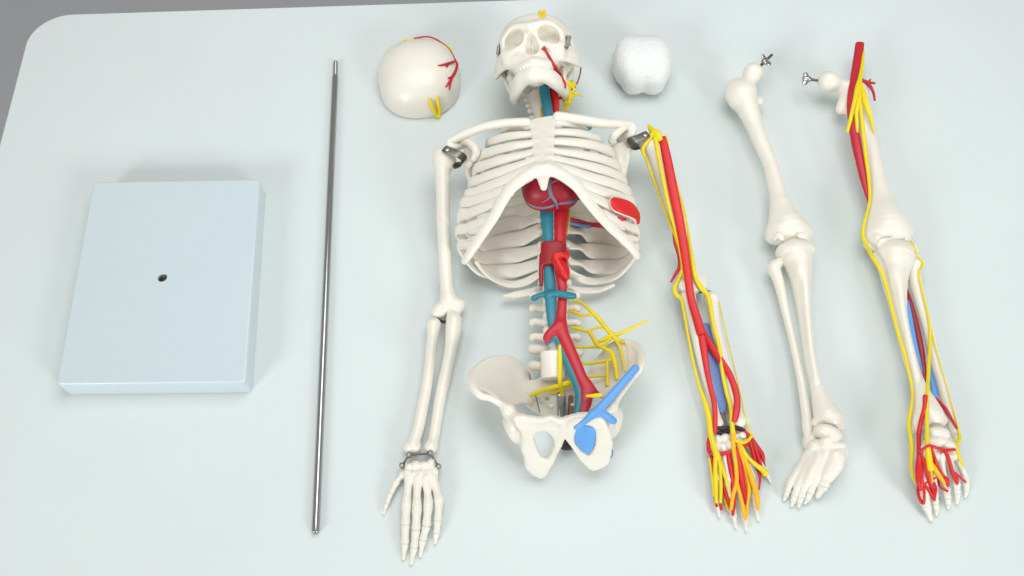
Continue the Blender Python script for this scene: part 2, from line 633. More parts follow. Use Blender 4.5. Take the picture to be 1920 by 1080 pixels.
strip(mb, T, [(826, 78, 2.5), (836, 85, 4), (843, 91, 5), (848, 98, 3)], .6, floor=20)
obj('nerve', mb.get(), YEL, cap)

# ------------------------------------------------------------------ brain
bc = P(1205, 120, 23)
brain = thing('brain_model', 'small white brain model, right of the skull', 'brain model', (bc[0], bc[1], 0))
s = SDF()
for sx in (-1, 1):
    s.ell(bc + np.array([sx * 12, 3, 0]), (20.5, 32, 23.5), (0, 0, 0), k=9, n=2.3)
    s.ell(bc + np.array([sx * 10.5, -21, -4]), (14, 13, 17), k=3, n=2.3)
    s.ell(bc + np.array([sx * 17.5, 6, -9]), (15, 24, 14), k=6)
s.ell(P(1188, 133, 47), (1.0, 1.0, 3), k=.3, sub=True)
s.plane(np.array([0, 0, .1]), (0, 0, -1))
V, Q = s.mesh(.7, 2)
ph = [rng.normal(size=3) for _ in range(6)]
q = V * .34
wv = np.stack([np.sin(q[:, 1] + 1.4 * np.sin(.7 * q[:, 2] + 1)), np.sin(.8 * q[:, 0] + 1.6 * np.sin(.6 * q[:, 1])), np.sin(.9 * q[:, 2] + 1.3 * np.sin(.8 * q[:, 0] + 2))], 1)
fold = np.abs(np.sin(1.3 * wv.sum(1) + .35 * q[:, 0]))
V = V + nrmz(V - (bc - [0, 0, 10])) * ((np.minimum(fold, .5) - .5) * .9)[:, None]
V[:, 2] = np.maximum(V[:, 2], .1)
obj('brain_hemispheres', (V, Q), FOAM, brain)

# ------------------------------------------------------------------ the skeleton
sk = thing('skeleton_model', 'skeleton model without legs lying on its back, coloured vessels on trunk and one arm', 'skeleton', (32, 450, 0))

# ---- skull, in its own axes: x across, y towards the crown, z forward
SR = R3(10.4, -10.0, 3.6)
SO = np.array([26.7, 687.0, 57.0])


def sw(V):
    return np.asarray(V) @ SR.T + SO


def mir(pts):
    q = np.array(pts, float); q[:, 0] *= -1
    return q


s = SDF()
s.ell((0, 14, -9), (43.5, 46, 49), k=1)
s.ell((0, -16, 20), (22, 23, 22), k=6)
brow = [(-29, 13, 28, 4.5), (-20, 19.5, 35, 5), (-9, 18.5, 39, 5), (0, 16, 40.5, 5), (9, 18.5, 39, 5), (20, 19.5, 35, 5), (29, 13, 28, 4.5)]
s.tube(brow, k=6)
s.tube([(0, 16, 39, 5.5), (0, 9, 41.5, 4.4), (0, 5, 43.5, 3.6)], k=4)


def lsheet(rows, r, sg, n=24):
    A = np.array([cr(np.array(row, float) * [sg, 1, 1], n // (len(row) - 1) + 2) for row in rows])
    A = np.array([cr(A[:, j], n // (len(rows) - 1) + 2) for j in range(A.shape[1])]).reshape(-1, 3)
    return np.c_[A, np.full(len(A), r)]


for sg in (1, -1):
    f = (lambda a: np.array(a, float)) if sg == 1 else mir
    s.tube(f([(29, 13, 28, 4.2), (31, 4, 28, 3.8), (29.5, -6, 30, 4.2)]), k=4)
    s.tube(f([(29, -6, 30, 4.6), (20, -8, 36, 4.4), (9, -3, 39, 4), (7.5, 6, 40, 3.6)]), k=4)
    s.ell(f([(25, -12, 28)])[0], (9, 10, 8), k=6)
    s.tube(f([(17, -18, 26, 7), (15.5, -28, 34, 6), (8.5, -30, 41, 6), (0, -30.5, 43.5, 6)]), k=6)
    s.ell(f([(35, -6, 13)])[0], (6, 20, 13), k=4, sub=True)
    s.ell(f([(31, -27, 8)])[0], (10, 13, 16), k=4, sub=True)
    s.pts(lsheet([[(29, 0, 28), (36, 0, 20), (41, 2, 8), (42.5, 4, -6), (42, 5, -14)], [(28, -10, 30), (36, -9, 21), (43, -7, 9), (44.5, -4, -5), (43, -2, -13)], [(22, -20, 31), (31, -18.5, 26), (39.5, -16.5, 15), (45.5, -14, 3), (46, -9, -6)]], 2.3, sg), k=2)
for sg in (1, -1):
    s.ell((sg * 18.2, 6.2, 36), (11, 10.6, 15.5), (0, 0, -8 * sg), k=2.0, sub=True, n=2.35)
s.ell((0, -9, 43), (7.3, 8.0, 15), k=1.6, sub=True)
s.ell((0, -1, 44), (4.2, 7.5, 13), k=2, sub=True)
s.tube([(0.3, -17, 29, .9), (0, -10, 32, .8), (0, -2, 34, .7)], k=.6)
s.ell((0, 26, -16), (38, 34, 38), k=1, sub=True)
s.plane((0, 37, 0), (0, 1, -.08), k=.8)
V, Q = s.mesh(.8, 2)
skull = obj('skull', (sw(V), Q), BONE, sk, keep='skull')

s = SDF()
for sg in (1, -1):
    f = (lambda a: np.array(a, float)) if sg == 1 else mir
    s.tube(f([(26.5, -40, -6, 4.4), (25, -44, 8, 5), (20, -46, 25, 5.4), (11, -44.6, 36.5, 5.0), (0, -44.6, 41, 5.2)]), k=3)
    s.tube(f([(26, -38, 0, 4.6), (23, -38, 14, 5.2), (18.5, -38.6, 30, 5.4), (10.5, -38.4, 40, 5.0), (0, -38.4, 43.4, 5.0)]), k=7)
    s.tube(f([(26.5, -40, -6, 4.6), (30, -30, -7, 4.6), (35, -17, -9, 3.8), (36, -12, -10, 4)]), k=4, sq=(np.array([1.0, 0, 0]), .7))
    s.tube(f([(26, -39, 2, 5), (28, -29, 5, 4.0), (29, -18, 8, 2.8)]), k=4, sq=(np.array([1.0, 0, 0]), .7))
s.ell((0, -43.5, 42.6), (8, 4.5, 4.2), k=6)
V, Q = s.mesh(.8, 2)
obj('jaw', (sw(V), Q), BONE, skull, keep='skull')

s = SDF()
for i in range(12):
    t = (i - 5.5) / 5.5
    a = t * 1.25
    c = np.array([17.2 * math.sin(a), -33.0, 48.4 - 18.3 * (1 - math.cos(a))])
    s.ell(c, (1.95 if abs(t) > .3 else 2.3, 2.9, 2.0), (0, math.degrees(a), 0), k=.5, n=2.6)
V, Q = s.mesh(.55, 1)
obj('teeth', (sw(V), Q), TEETH, skull)

# springs and hooks at the temples and at the jaw joints
TS = bvh('skull')


def spring(spec, coil=2.0, turns=7, tree=TS, off=1.2):
    q = [(u, v, 2) for u, v in spec]
    pts, r = lay(tree, q, off, n=10, floor=55)
    L = np.linalg.norm(np.diff(pts, axis=0), axis=1).sum()
    T_ = nrmz(np.gradient(pts, axis=0)); Nn = nrmz(np.cross(T_, [0, 0, 1.0])); Bn = np.cross(T_, Nn)
    t = np.linspace(0, 1, turns * 12)
    f = lambda A: np.stack([np.interp(t * (len(pts) - 1), np.arange(len(pts)), A[:, j]) for j in range(3)], 1)
    ph = t * turns * 2 * math.pi
    hel = f(pts) + f(Nn) * (np.cos(ph) * coil)[:, None] + f(Bn) * (np.sin(ph) * coil)[:, None]
    mb = MB(); mb.add(sweep(hel, .6, .6, hint=f(T_), seg=6))
    mb.add(sweep(np.array([pts[0] - T_[0] * 2.5, pts[0]]), .7, .7, seg=6)); mb.add(sweep(np.array([pts[-1], pts[-1] + T_[-1] * 2.5]), .7, .7, seg=6))
    return mb.get()


for (p0, p1), c in ((((1067, 69), (1061, 90)), 2.2), (((935.5, 87), (933.5, 102)), 1.6)):
    ptsS, _r = lay(TS, [(*p0, 2), ((p0[0] + p1[0]) / 2, (p0[1] + p1[1]) / 2, 2), (*p1, 2)], 1.6, n=8, floor=55)
    a, b = ptsS[0], ptsS[-1]
    t = np.linspace(0, 1, 150)
    T_ = nrmz(b - a); n1 = nrmz(np.cross(T_, [0, 0, 1.0])); n2 = np.cross(T_, n1)
    ph = t * 11 * 2 * math.pi
    hel = a + (b - a) * t[:, None] + np.outer(np.cos(ph), n1) * c + np.outer(np.sin(ph), n2) * c
    mb = MB(); mb.add(sweep(hel, .55, .55, hint=np.broadcast_to(T_, (150, 3)), seg=7))
    mb.add(sweep(np.array([a - T_ * 2.5, a, b, b + T_ * 2.5]), .9, .9, hint=n1, seg=8))
    obj('cap_hook_spring', mb.get(), STEEL, skull)
for sp, h0, h1 in (([(1061.5, 113), (1060.5, 131)], 62, 50), ([(941, 124), (947, 144)], 60, 48)):
    a, b = P(*sp[0], h0), P(*sp[1], h1)
    t = np.linspace(0, 1, 110)
    T_ = nrmz(b - a); n1 = nrmz(np.cross(T_, [0, 0, 1.0])); n2 = np.cross(T_, n1)
    ph = t * 10 * 2 * math.pi
    hel = a + (b - a) * t[:, None] + np.outer(np.cos(ph), n1) * 2.1 + np.outer(np.sin(ph), n2) * 2.1
    mb = MB(); mb.add(sweep(hel, .5, .5, hint=np.broadcast_to(T_, (110, 3)), seg=6))
    mb.add(sweep(np.array([b, b + T_ * 3]), .6, .6, hint=n1, seg=6)); mb.add(sweep(np.array([a - T_ * 3, a]), .6, .6, hint=n1, seg=6))
    obj('jaw_spring', mb.get(), STEEL, skull)
mb = MB()
strip(mb, TS, [(1012.5, 20, 6), (1013, 26, 7), (1013.5, 32, 6)], .6, floor=88)
strip(mb, TS, [(1020.5, 20, 6), (1020, 26, 7), (1019, 32, 6)], .6, floor=88)
obj('nerve', mb.get(), YEL, skull)
mb = MB()
strip(mb, TS, [(1020, 87, 3.5), (1026, 99, 4.5), (1034, 114, 5.5), (1041, 126, 7), (1047, 137, 9)], .8)
strip(mb, TS, [(1024, 95, 4), (1019, 92, 5), (1015.5, 91, 3)], .8)
strip(mb, TS, [(1047, 137, 9), (1054, 147, 6), (1059, 156, 5), (1060, 165, 4)], 1.6)
wire(mb, [(1060, 160, 52, 4), (1061, 172, 50, 4), (1057, 181, 48, 4.5), (1048, 184, 46, 6), (1040, 180, 46, 8)], 1)
obj('facial_artery', mb.get(), CRIM, skull)
mb = MB()
wire(mb, [(1045, 142, 66, 6), (1052, 144, 64, 6), (1060, 150, 60, 6), (1066, 158, 56, 8), (1066, 168, 50, 8)], .7)
wire(mb, [(1056, 157, 60, 6), (1061, 164, 56, 7), (1067, 168, 50, 8)], .7)
wire(mb, [(1066, 160, 54, 14), (1073, 158, 52, 11), (1080, 161, 49, 5)], .5)
wire(mb, [(1066, 166, 50, 8), (1069, 176, 46, 8), (1067, 190, 42, 9), (1062, 206, 38, 4)], .6)
wire(mb, [(1069, 175, 46, 6), (1080, 175, 44, 4.5), (1093, 181, 40, 2)], .7)
wire(mb, [(1068, 186, 43, 4), (1076, 186, 41, 3)], .8)
wire(mb, [(1066, 194, 42, 4), (1055, 187, 42, 3), (1050, 186, 42, 2)], .8)
wire(mb, [(1058, 196, 40, 3), (1064, 206, 38, 3)], .8)
wire(mb, [(1075, 150, 52, 3), (1073, 158, 52, 5)], .8)
wire(mb, [(1052, 146, 63, 4), (1057, 154, 60, 5), (1058, 164, 55, 5), (1064, 172, 50, 4)], .7)
wire(mb, [(1070, 160, 53, 6), (1076, 166, 50, 5), (1073, 172, 48, 4), (1068, 176, 46, 5)], .7)
wire(mb, [(1066, 182, 44, 4), (1060, 188, 43, 3), (1063, 197, 41, 3)], .8)
wire(mb, [(1056, 190, 42, 3), (1057, 200, 40, 3), (1061, 208, 38, 3)], .8)
wire(mb, [(1068, 180, 45, 4), (1074, 180, 44, 4), (1081, 178, 43, 2)], .8)
wire(mb, [(1046, 140, 66, 3), (1053, 148, 63, 4), (1055, 158, 58, 4)], .8)
obj('facial_nerve', mb.get(), YEL, skull)
mb = MB()
wire(mb, [(1089, 121, 52, 2.2), (1089, 130, 51, 2.6), (1086, 145, 50, 2.6), (1081, 158, 49, 3), (1076, 166, 48, 3.4), (1070, 169, 48, 4)], 1)
obj('temporal_artery', mb.get(), mat('brown_red_plastic', (120, 62, 34), .45), skull)

# ---- spine
spine_path = cr(np.array([[*P(1010, 178, 44)], [*P(1018, 205, 44)], [*P(1028, 260, 36)], [*P(1034, 340, 32)], [*P(1038, 430, 31)], [*P(1040, 510, 31)], [*P(1041, 575, 33)], [*P(1042, 640, 36)], [*P(1046, 700, 32)]]), 14)
mb = MB()
_n = np.linspace(0, 1, len(spine_path))
mb.add(sweep(spine_path, np.interp(_n, [0, .2, .3, 1], [12.5, 11, 7, 7]), np.interp(_n, [0, .2, .3, 1], [8, 7.5, 6, 6]), hint=(0, 0, 1), seg=18))
spine = obj('spine', mb.get(), BONE, sk, keep='spine')


def vertebra(bx, by, bz, tx, ty, tz, cerv=False):
    s = SDF()
    s.tube([(0, -by, 0, bx * .98), (0, -by * .72, 0, bx * .93), (0, 0, 0, bx * .86), (0, by * .72, 0, bx * .93), (0, by, 0, bx * .98)], k=.6, n=3)
    s.pr[-1] = ('t', s.pr[-1][1], .6, (np.array([0, 0, 1.0]), bz / bx), False)
    s.plane((0, -by, 0), (0, -1, 0), k=1.2); s.plane((0, by, 0), (0, 1, 0), k=1.2)
    for sg in (-1, 1):
        s.tube([(sg * bx * .55, ty, -bz * .8, bx * .34), (sg * (bx + tx) * .55, ty * .9, tz * .8, bx * .28), (sg * tx, ty * .6, tz, bx * (.2 if cerv else .33))], k=2)
    s.tube([(0, -1, -bz, bx * .34), (0, -2, -bz * 2.0, bx * .22)], k=3)
    return s.mesh(.7, 2)


def place_vert(proto, at, tangent, scale, first):
    o = proto if first else proto.copy()
    if not first:
        COL.objects.link(o)
    o.parent = spine
    y = Vector(tangent).normalized()
    z = (Vector((0, 0, 1)) - y * y.z).normalized()
    x = y.cross(z)
    from mathutils import Matrix
    m = Matrix((x, y, z)).transposed().to_4x4() @ Matrix.Diagonal((scale[0], scale[1], scale[2], 1))
    m.translation = Vector((np.asarray(at) - origin(spine)) / 1000)
    o.matrix_local = m


def at_v(vpx):
    """point on the spine axis that shows at image row vpx"""
    d = spine_path - CAM
    vv = 540 - FPX * (d @ UP) / (d @ FW)
    i = int(np.argmin(abs(vv - vpx)))
    t = nrmz(spine_path[max(i - 1, 0)] - spine_path[min(i + 1, len(spine_path) - 1)])
    a = np.array([np.interp(vpx, vv, spine_path[:, j]) for j in range(3)])
    return a, t


def mesh_local(name, VF, m):
    o = obj(name, (VF[0] + origin(spine), VF[1]), m, sk)
    return o


lum = mesh_local('vertebra', vertebra(12.2, 6.6, 9.5, 21, 1, -6), BONE)
for i, vv in enumerate((548, 573, 600, 628)):
    a, t = at_v(vv); place_vert(lum, a, t, (1, 1, 1), i == 0)
tho = None
for i, vv in enumerate((290, 305, 320, 336, 352, 370, 388, 408, 430, 455, 480, 503, 526)):
    a, t = at_v(vv)
    c = lum.copy(); COL.objects.link(c); place_vert(c, a, t, (.66, .92 if vv > 400 else .66, .8), True)
cv = mesh_local('vertebra', vertebra(10.5, 4.4, 7.5, 14, 0, -3, True), BONE)
for i, vv in enumerate((180, 191, 203, 216, 230, 245, 260)):
    a, t = at_v(vv); place_vert(cv, a, t, (1, 1, 1), i == 0)
# lowest lumbar block with its two side processes
s = SDF()
a, b = P(1036, 661, 38), P(1037, 706, 35)
s.tube(np.vstack([np.r_[a, 11.5], np.r_[a * .8 + b * .2, 11.0], np.r_[a * .5 + b * .5, 10.8], np.r_[b, 11.3]]), k=.5, sq=(np.array([0, 0, 1.0]), .82))
dy = nrmz(b - a)
s.plane(a, -dy, k=1.5); s.plane(b + dy * 3, dy, k=1.5)
for (u, v) in ((997, 655), (997, 686)):
    s.tube(pix([(1030, v + 2, 28, 9), (1010, v, 27, 9), (u + 5, v, 26, 10), (u, v, 26, 9)]), k=2)
for (u, v) in ((1085, 662), (1083, 690)):
    s.tube(pix([(1040, v + 2, 28, 9), (1066, v, 27, 9), (u, v, 26, 9)]), k=2)
obj('lumbar_block', s.mesh(.7, 2), BONE, spine, keep='spine')

# ---- rib cage
def sheet(rows, r, n=26):
    """a curved bony sheet through rows of (u, v, h) points"""
    A = np.array([[P(*q) for q in row] for row in rows])
    A = np.array([cr(row, n // (len(row) - 1) + 2) for row in A])
    A = np.array([cr(A[:, j], n // (len(rows) - 1) + 2) for j in range(A.shape[1])])
    A = A.reshape(-1, 3)
    return np.c_[A, np.full(len(A), r)]


s = SDF()
sn = nrmz(np.array([0, -.21, .98]))
sternum_specs = dict(
    L=[(1012, 322, 98.5, 10), (998, 328, 98.5, 10), (982, 339, 97.5, 10), (962, 356, 94.5, 9.5), (945, 382, 89, 9), (931, 408, 82, 8.5), (914, 434, 74.5, 8), (897, 460, 65, 7.5), (884, 480, 56, 7), (877, 490, 50, 6.5)],
    R=[(1024, 320, 98.5, 10), (1038, 324, 98.5, 10), (1056, 334, 97.5, 10), (1078, 352, 94.5, 9.5), (1094, 374, 90, 9), (1116, 402, 83, 8.5), (1139, 427, 75, 8), (1162, 449, 67, 7.5), (1180, 468, 58, 7), (1189, 481, 51, 6.5)])
s.pts(sheet([[(997, 229, 79), (1016, 225, 80), (1036, 222, 79)], [(1000, 246, 83), (1017, 244, 84), (1036, 241, 83)], [(1003, 270, 87.5), (1018, 269, 89), (1034, 268, 87.5)],
                [(1003, 297, 93), (1018, 297, 94), (1034, 295, 93)], [(1004, 316, 97), (1018, 318, 98), (1033, 314, 97)]], 2.9, 34), k=.5)
s.tube(pix([(1018, 322, 98.5, 14), (1018.5, 338, 100, 10.5), (1019.5, 352, 101, 6.5)]), k=3, sq=(sn, .35))
for i_, (ul, ur, v_, h_) in enumerate(((999, 1035, 238, 80), (1002, 1034, 252, 84), (1003, 1034, 268, 88), (1003, 1034, 286, 91.5), (1003, 1034, 300, 95), (1004, 1034, 313, 97.5))):
    s.tube(pix([(ul - 12, v_ + 1, h_ - 1, 7.2), (ul + 4, v_, h_, 7.6)]), k=3, sq=(sn, .55))
    s.tube(pix([(ur - 4, v_ - 2, h_, 7.6), (ur + 14, v_ - 2, h_ - 1, 7.2)]), k=3, sq=(sn, .55))
for k_ in 'LR':
    sx = -1 if k_ == 'L' else 1
    q = [(u + sx * 5, v - 2, h, r * 1.35) for u, v, h, r in sternum_specs[k_]]
    s.tube(pix(q), k=4, sq=(nrmz(np.array([sx * .42, -.2, .88])), .5))
    for u, v, h, r in (sternum_specs[k_][3:8]):
        s.tube(pix([(u + sx * 8, v - 1, h - 1.5, 9), (u + sx * 18, v - 2, h - 6, 8), (u + sx * 32, v, h - 14, 6)]), k=4, sq=(nrmz(np.array([sx * .5, -.1, .85])), .5))
ribs = {
    # spine, back, back-side, side, front-side ... sternal end : (u, v, h)
    ('L', 1): [(1016, 296, 26), (978, 312, 22), (950, 285, 36), (941, 252, 56), (960, 241.5, 70), (985, 237.5, 78), (1000, 237, 79)],
    ('L', 2): [(1016, 308, 25), (968, 330, 12), (932, 318, 22), (913, 274, 50), (932, 262, 68), (965, 255, 80), (1002, 252.5, 84)],
    ('L', 3): [(1016, 324, 24), (965, 347, 9), (920, 345, 20), (899, 297, 51), (922, 285, 70), (960, 275, 84), (1002, 269, 87.5)],
    ('L', 4): [(1016, 342, 24), (965, 366, 8), (913, 368, 18), (889, 323, 51), (912, 309, 72), (950, 298, 86), (1002, 287, 91)],
    ('L', 5): [(1016, 362, 24), (965, 386, 8), (906, 393, 17), (881, 349, 51), (903, 335, 72), (945, 320, 88), (1002, 301.5, 95)],
    ('L', 6): [(1016, 382, 24), (965, 402, 8), (903, 412, 16), (873, 373, 50), (897, 358, 70), (942, 339, 88), (985, 320, 96.5), (1004, 314, 97.5)],
    ('L', 7): [(1015, 404, 24), (970, 418, 8), (912, 432, 16), (866, 388, 48), (888, 377, 66), (930, 362, 84), (968, 345, 95), (995, 331, 98)],
    ('L', 8): [(1014, 430, 24), (970, 449, 8), (905, 457, 16), (861, 409, 46), (880, 400, 62), (912, 387, 77), (943, 372, 89), (958, 361, 93)],
    ('L', 9): [(1014, 466, 24), (966, 479, 8), (900, 481, 16), (857, 437, 44), (875, 428, 58), (905, 415, 73), (928, 404, 81)],
    ('L', 10): [(1013, 494, 24), (962, 508, 8), (900, 506, 16), (861, 464, 42), (876, 457, 53), (896, 446, 66), (908, 436, 72)],
    ('L', 11): [(1012, 514, 24), (984, 529, 14), (955, 533, 10), (926, 522, 14), (905, 506, 22), (893, 491, 31)],
    ('L', 12): [(1012, 541, 24), (990, 548, 16), (966, 553, 13), (945, 556, 12)],
    ('R', 1): [(1052, 292, 26), (1082, 304, 22), (1102, 278, 36), (1100, 248, 58), (1080, 236, 72), (1056, 232, 79), (1034, 231, 79.5)],
    ('R', 2): [(1053, 306, 25), (1090, 326, 12), (1118, 312, 22), (1128, 270, 52), (1110, 258, 70), (1080, 250, 81), (1034, 248, 84)],
    ('R', 3): [(1054, 322, 24), (1096, 344, 9), (1134, 340, 20), (1150, 293, 52), (1128, 278, 72), (1090, 269, 84), (1034, 266, 87.5)],
    ('R', 4): [(1056, 340, 24), (1100, 364, 8), (1145, 365, 18), (1163, 320, 52), (1140, 303, 74), (1098, 292, 87), (1034, 284, 91)],
    ('R', 5): [(1058, 360, 24), (1104, 384, 8), (1152, 390, 17), (1173, 346, 51), (1152, 327, 73), (1105, 312, 88), (1034, 298, 95)],
    ('R', 6): [(1060, 380, 24), (1108, 400, 8), (1158, 410, 16), (1182, 370, 50), (1160, 349, 72), (1110, 333, 89), (1062, 318, 97), (1034, 311, 97.5)],
    ('R', 7): [(1062, 402, 24), (1110, 416, 8), (1160, 428, 16), (1189, 388, 48), (1170, 374, 66), (1125, 357, 85), (1080, 340, 95), (1050, 326, 98)],
    ('R', 8): [(1064, 428, 24), (1112, 442, 8), (1165, 452, 16), (1193, 412, 46), (1176, 398, 62), (1140, 383, 78), (1104, 366, 90), (1085, 354, 94)],
    ('R', 9): [(1065, 458, 24), (1112, 471, 8), (1168, 473, 16), (1196, 437, 44), (1180, 425, 58), (1148, 409, 74), (1119, 396, 83)],
    ('R', 10): [(1066, 488, 24), (1112, 500, 8), (1165, 496, 16), (1194, 463, 43), (1182, 452, 54), (1160, 438, 68), (1144, 428, 74)],
    ('R', 11): [(1068, 510, 24), (1092, 524, 14), (1120, 528, 10), (1150, 520, 15), (1172, 504, 24), (1188, 486, 36)],
    ('R', 12): [(1066, 538, 24), (1088, 544, 16), (1120, 544, 13), (1150, 535, 13)],
}
cage = obj('rib_cage', s.mesh(.8, 2), BONE, sk, keep='cage')
AX = np.array([31.0, 0, 48.0])


def radial(pts):
    d = pts - AX; d[:, 1] = 0
    return nrmz(d)


for (sd, i), spec in ribs.items():
    pts = cr(np.array([P(*q) for q in spec]), 9)
    n = len(pts); t = np.linspace(0, 1, n)
    w = {1: 4.3, 2: 5.3, 3: 5.7, 4: 5.6, 5: 5.7, 6: 5.8, 7: 5.8, 8: 5.7, 9: 5.3, 10: 4.9, 11: 4.3, 12: 3.9}[i]
    a = np.interp(t, [0, .08, .2, .4, .55, .8, 1], [w * 1.3, w * 1.55, w * 1.7, w * 1.45, w, w * .98, w * .8])
    if i >= 11:
        a = np.interp(t, [0, .15, .7, 1], [w * .8, w, w, w * .5])
    b = np.interp(t, [0, .15, .6, 1], [2.6, 2.0, 2.2, 2.7]) * (1 if i < 11 else .75)
    mb = MB(); mb.add(sweep(pts, a, b, hint=radial, seg=14, power=2.3))
    obj('rib', mb.get(), BONE, cage, keep='cage')

# red organ painted over the lower right ribs (spleen) with its pale border
s = SDF()
sp = [(1155, 383, 81, 14.5), (1168, 387, 78, 16), (1181, 392, 71, 16), (1190, 401, 61, 14), (1194, 414, 53, 8)]
nn = nrmz(np.array([.62, -.1, .78]))
s.tube(pix(sp), k=1, sq=(nn, .32))
obj('spleen', s.mesh(.7, 2), RED, cage)
s = SDF()
s.tube(pix([(q[0] + (0 if i < 3 else -1), q[1] + 1, q[2] - 2.2, q[3] + 2.2) for i, q in enumerate(sp)]), k=1, sq=(nn, .26))
obj('spleen_border', s.mesh(.7, 2), mat('pale_pink_plastic', (240, 214, 208), .4), cage)
mb = MB(); wire(mb, [(1158, 409, 72, 6), (1166, 411, 70, 7), (1174, 411, 66, 5)], .5); obj('spleen_vessel', mb.get(), RED, cage)

# ---- heart and the great vessels
hc = P(1034, 352, 63)
s = SDF()
s.ell(hc + np.array([-9, 0, 3]), (20, 21, 18), (0, 0, 10), k=1)
s.ell(hc + np.array([11, 0, 4]), (17, 20, 18), (0, 0, -14), k=3)
s.ell(hc + np.array([0, -6, 0]), (27, 17, 17), (0, 0, 4), k=5, n=2.6)
s.tube(pix([(1030, 330, 86, 2.5), (1033, 350, 85, 2.2), (1040, 372, 80, 2.2), (1043, 384, 76, 2)]), k=2.5, sub=True)
for i in range(40):
    d_ = nrmz(rng.normal(size=3) + np.array([0, -.3, .9]))
    s.ell(hc + d_ * np.array([25, 19, 17.5]), rng.uniform(2.2, 4.5, 3), rng.uniform(0, 90, 3), k=2.5)
heart = obj('heart', s.mesh(.8, 2), HEART, sk, keep='heart')
TH = bvh('heart')
mb = MB()
strip(mb, TH, [(1031, 338, 8), (1030, 352, 9), (1034, 366, 8), (1043, 381, 6), (1045, 391, 4)], -.1, thick=.25)
strip(mb, TH, [(1043, 383, 4), (1057, 380, 7), (1072, 377, 9), (1087, 371, 6)], -.1, thick=.3)
strip(mb, TH, [(984, 374, 3), (996, 384, 6), (1014, 389, 7), (1032, 387, 6), (1044, 382, 5)], -.2, thick=.3)
strip(mb, TH, [(1034, 366, 4), (1026, 374, 3), (1016, 380, 2)], -.1, thick=.3)
strip(mb, TH, [(1032, 345, 3), (1044, 338, 3), (1056, 340, 2)], -.1, thick=.3)
obj('coronary_vessel', mb.get(), GREYV, heart)

s = SDF()
hv = np.array([0, 0, 1.0])
s.tube(pix([(1024, 375, 52, 12), (1025, 400, 50, 12.5), (1028, 450, 49, 9.8), (1029, 500, 48, 9.8), (1031, 539, 48, 11), (1033, 574, 48, 10.5), (1035, 604, 47.5, 9), (1039, 625, 47, 7)]), k=1, sq=(hv, .5))
s.tube(pix([(1031, 554, 48.5, 6), (1015, 553, 47, 5), (1001, 559, 45, 6)]), k=3)
s.tube(pix([(1031, 551, 51, 6), (1050, 551, 53.5, 7), (1064, 554, 52, 7), (1075, 555, 50, 6.5)]), k=3)
s.tube(pix([(1044, 634, 46, 6), (1058, 662, 46, 8), (1070, 690, 46, 10), (1081, 715, 46, 10), (1087, 738, 46, 9.5), (1085, 760, 46, 8.5), (1081, 775, 46, 6.5)]), k=1, sq=(hv, .55))
s.tube(pix([(1050, 636, 45, 5), (1038, 634, 45, 5), (1026, 644, 44, 4)]), k=3)
vc = obj('vena_cava', s.mesh(.7, 2), TEAL, sk)
s = SDF()
s.tube(pix([(1052, 385, 51, 13.5), (1052, 400, 50, 13.5), (1050, 449, 50, 11), (1052, 500, 50, 13), (1054, 535, 49.5, 9), (1055, 557, 48, 8.5), (1053, 585, 48, 9.5), (1051, 605, 48, 12), (1055, 625, 48, 12), (1067, 652, 48, 11.5), (1079, 680, 48, 11), (1090, 706, 48, 11), (1099, 728, 47, 12.5), (1098, 750, 46, 13), (1093, 772, 45, 10)]), k=1, sq=(hv, .5))
s.tube(pix([(1050, 610, 49, 11), (1036, 620, 49, 9), (1026, 632, 48, 8), (1024, 639, 47, 5)]), k=4, sq=(hv, .6))
s.tube(pix([(1100, 722, 47, 9), (1112, 732, 47, 7), (1122, 737, 46, 3)]), k=5, sq=(hv, .6))
ao = obj('aorta', s.mesh(.7, 2), CRIM, sk)
# darker red cuff with branch stubs round the middle of the vessels
s = SDF()
s.tube(pix([(1038, 457, 51, 24), (1038, 475, 51, 24.5), (1038, 490, 51, 24)]), k=1, sq=(hv, .36))
s.plane(P(1038, 455, 51), nrmz(P(1038, 455, 51) - P(1038, 475, 51)), k=1.5)
s.plane(P(1038, 498, 51), nrmz(P(1038, 498, 51) - P(1038, 475, 51)), k=1.5)
s.tube(pix([(1016, 480, 50, 5), (1014.5, 510, 49, 4.5), (1014.5, 534, 48, 4)]), k=2)
cuff = obj('vessel_cuff', s.mesh(.7, 2), DRED, ao)
s = SDF()
s.tube(pix([(1041, 478, 60, 7), (1052, 478, 61, 6), (1063, 479, 58, 5)]), k=1)
s.tube(pix([(1063, 473, 58, 4), (1064, 479, 58, 4.5), (1063, 484, 58, 4)]), k=1)
s.tube(pix([(1042, 484, 60, 6), (1048, 496, 59, 7), (1056, 510, 58, 6.5), (1060, 520, 55, 5)]), k=2)
s.tube(pix([(1046, 492, 57, 11), (1055, 506, 55, 13), (1060, 520, 52, 8)]), k=2, sq=(hv, .5))
obj('vessel_branch', s.mesh(.7, 1), RED, ao)
mb = MB()
wire(mb, [(1061, 410, 34, 7), (1085, 415, 28, 8), (1108, 421, 26, 9), (1140, 421, 30, 9), (1160, 412, 44, 7)], .6)
obj('spleen_artery', mb.get(), CRIM, ao)
mb = MB()
wire(mb, [(1066, 417, 32, 6), (1085, 422, 28, 7), (1106, 425, 26, 6)], .6)
obj('spleen_vein', mb.get(), BLU2, ao)
mb = MB()
wire(mb, [(1067, 382, 46, 4), (1067, 410, 44, 4), (1063, 440, 43, 3)], 1)
obj('chest_nerve', mb.get(), AMB, ao)
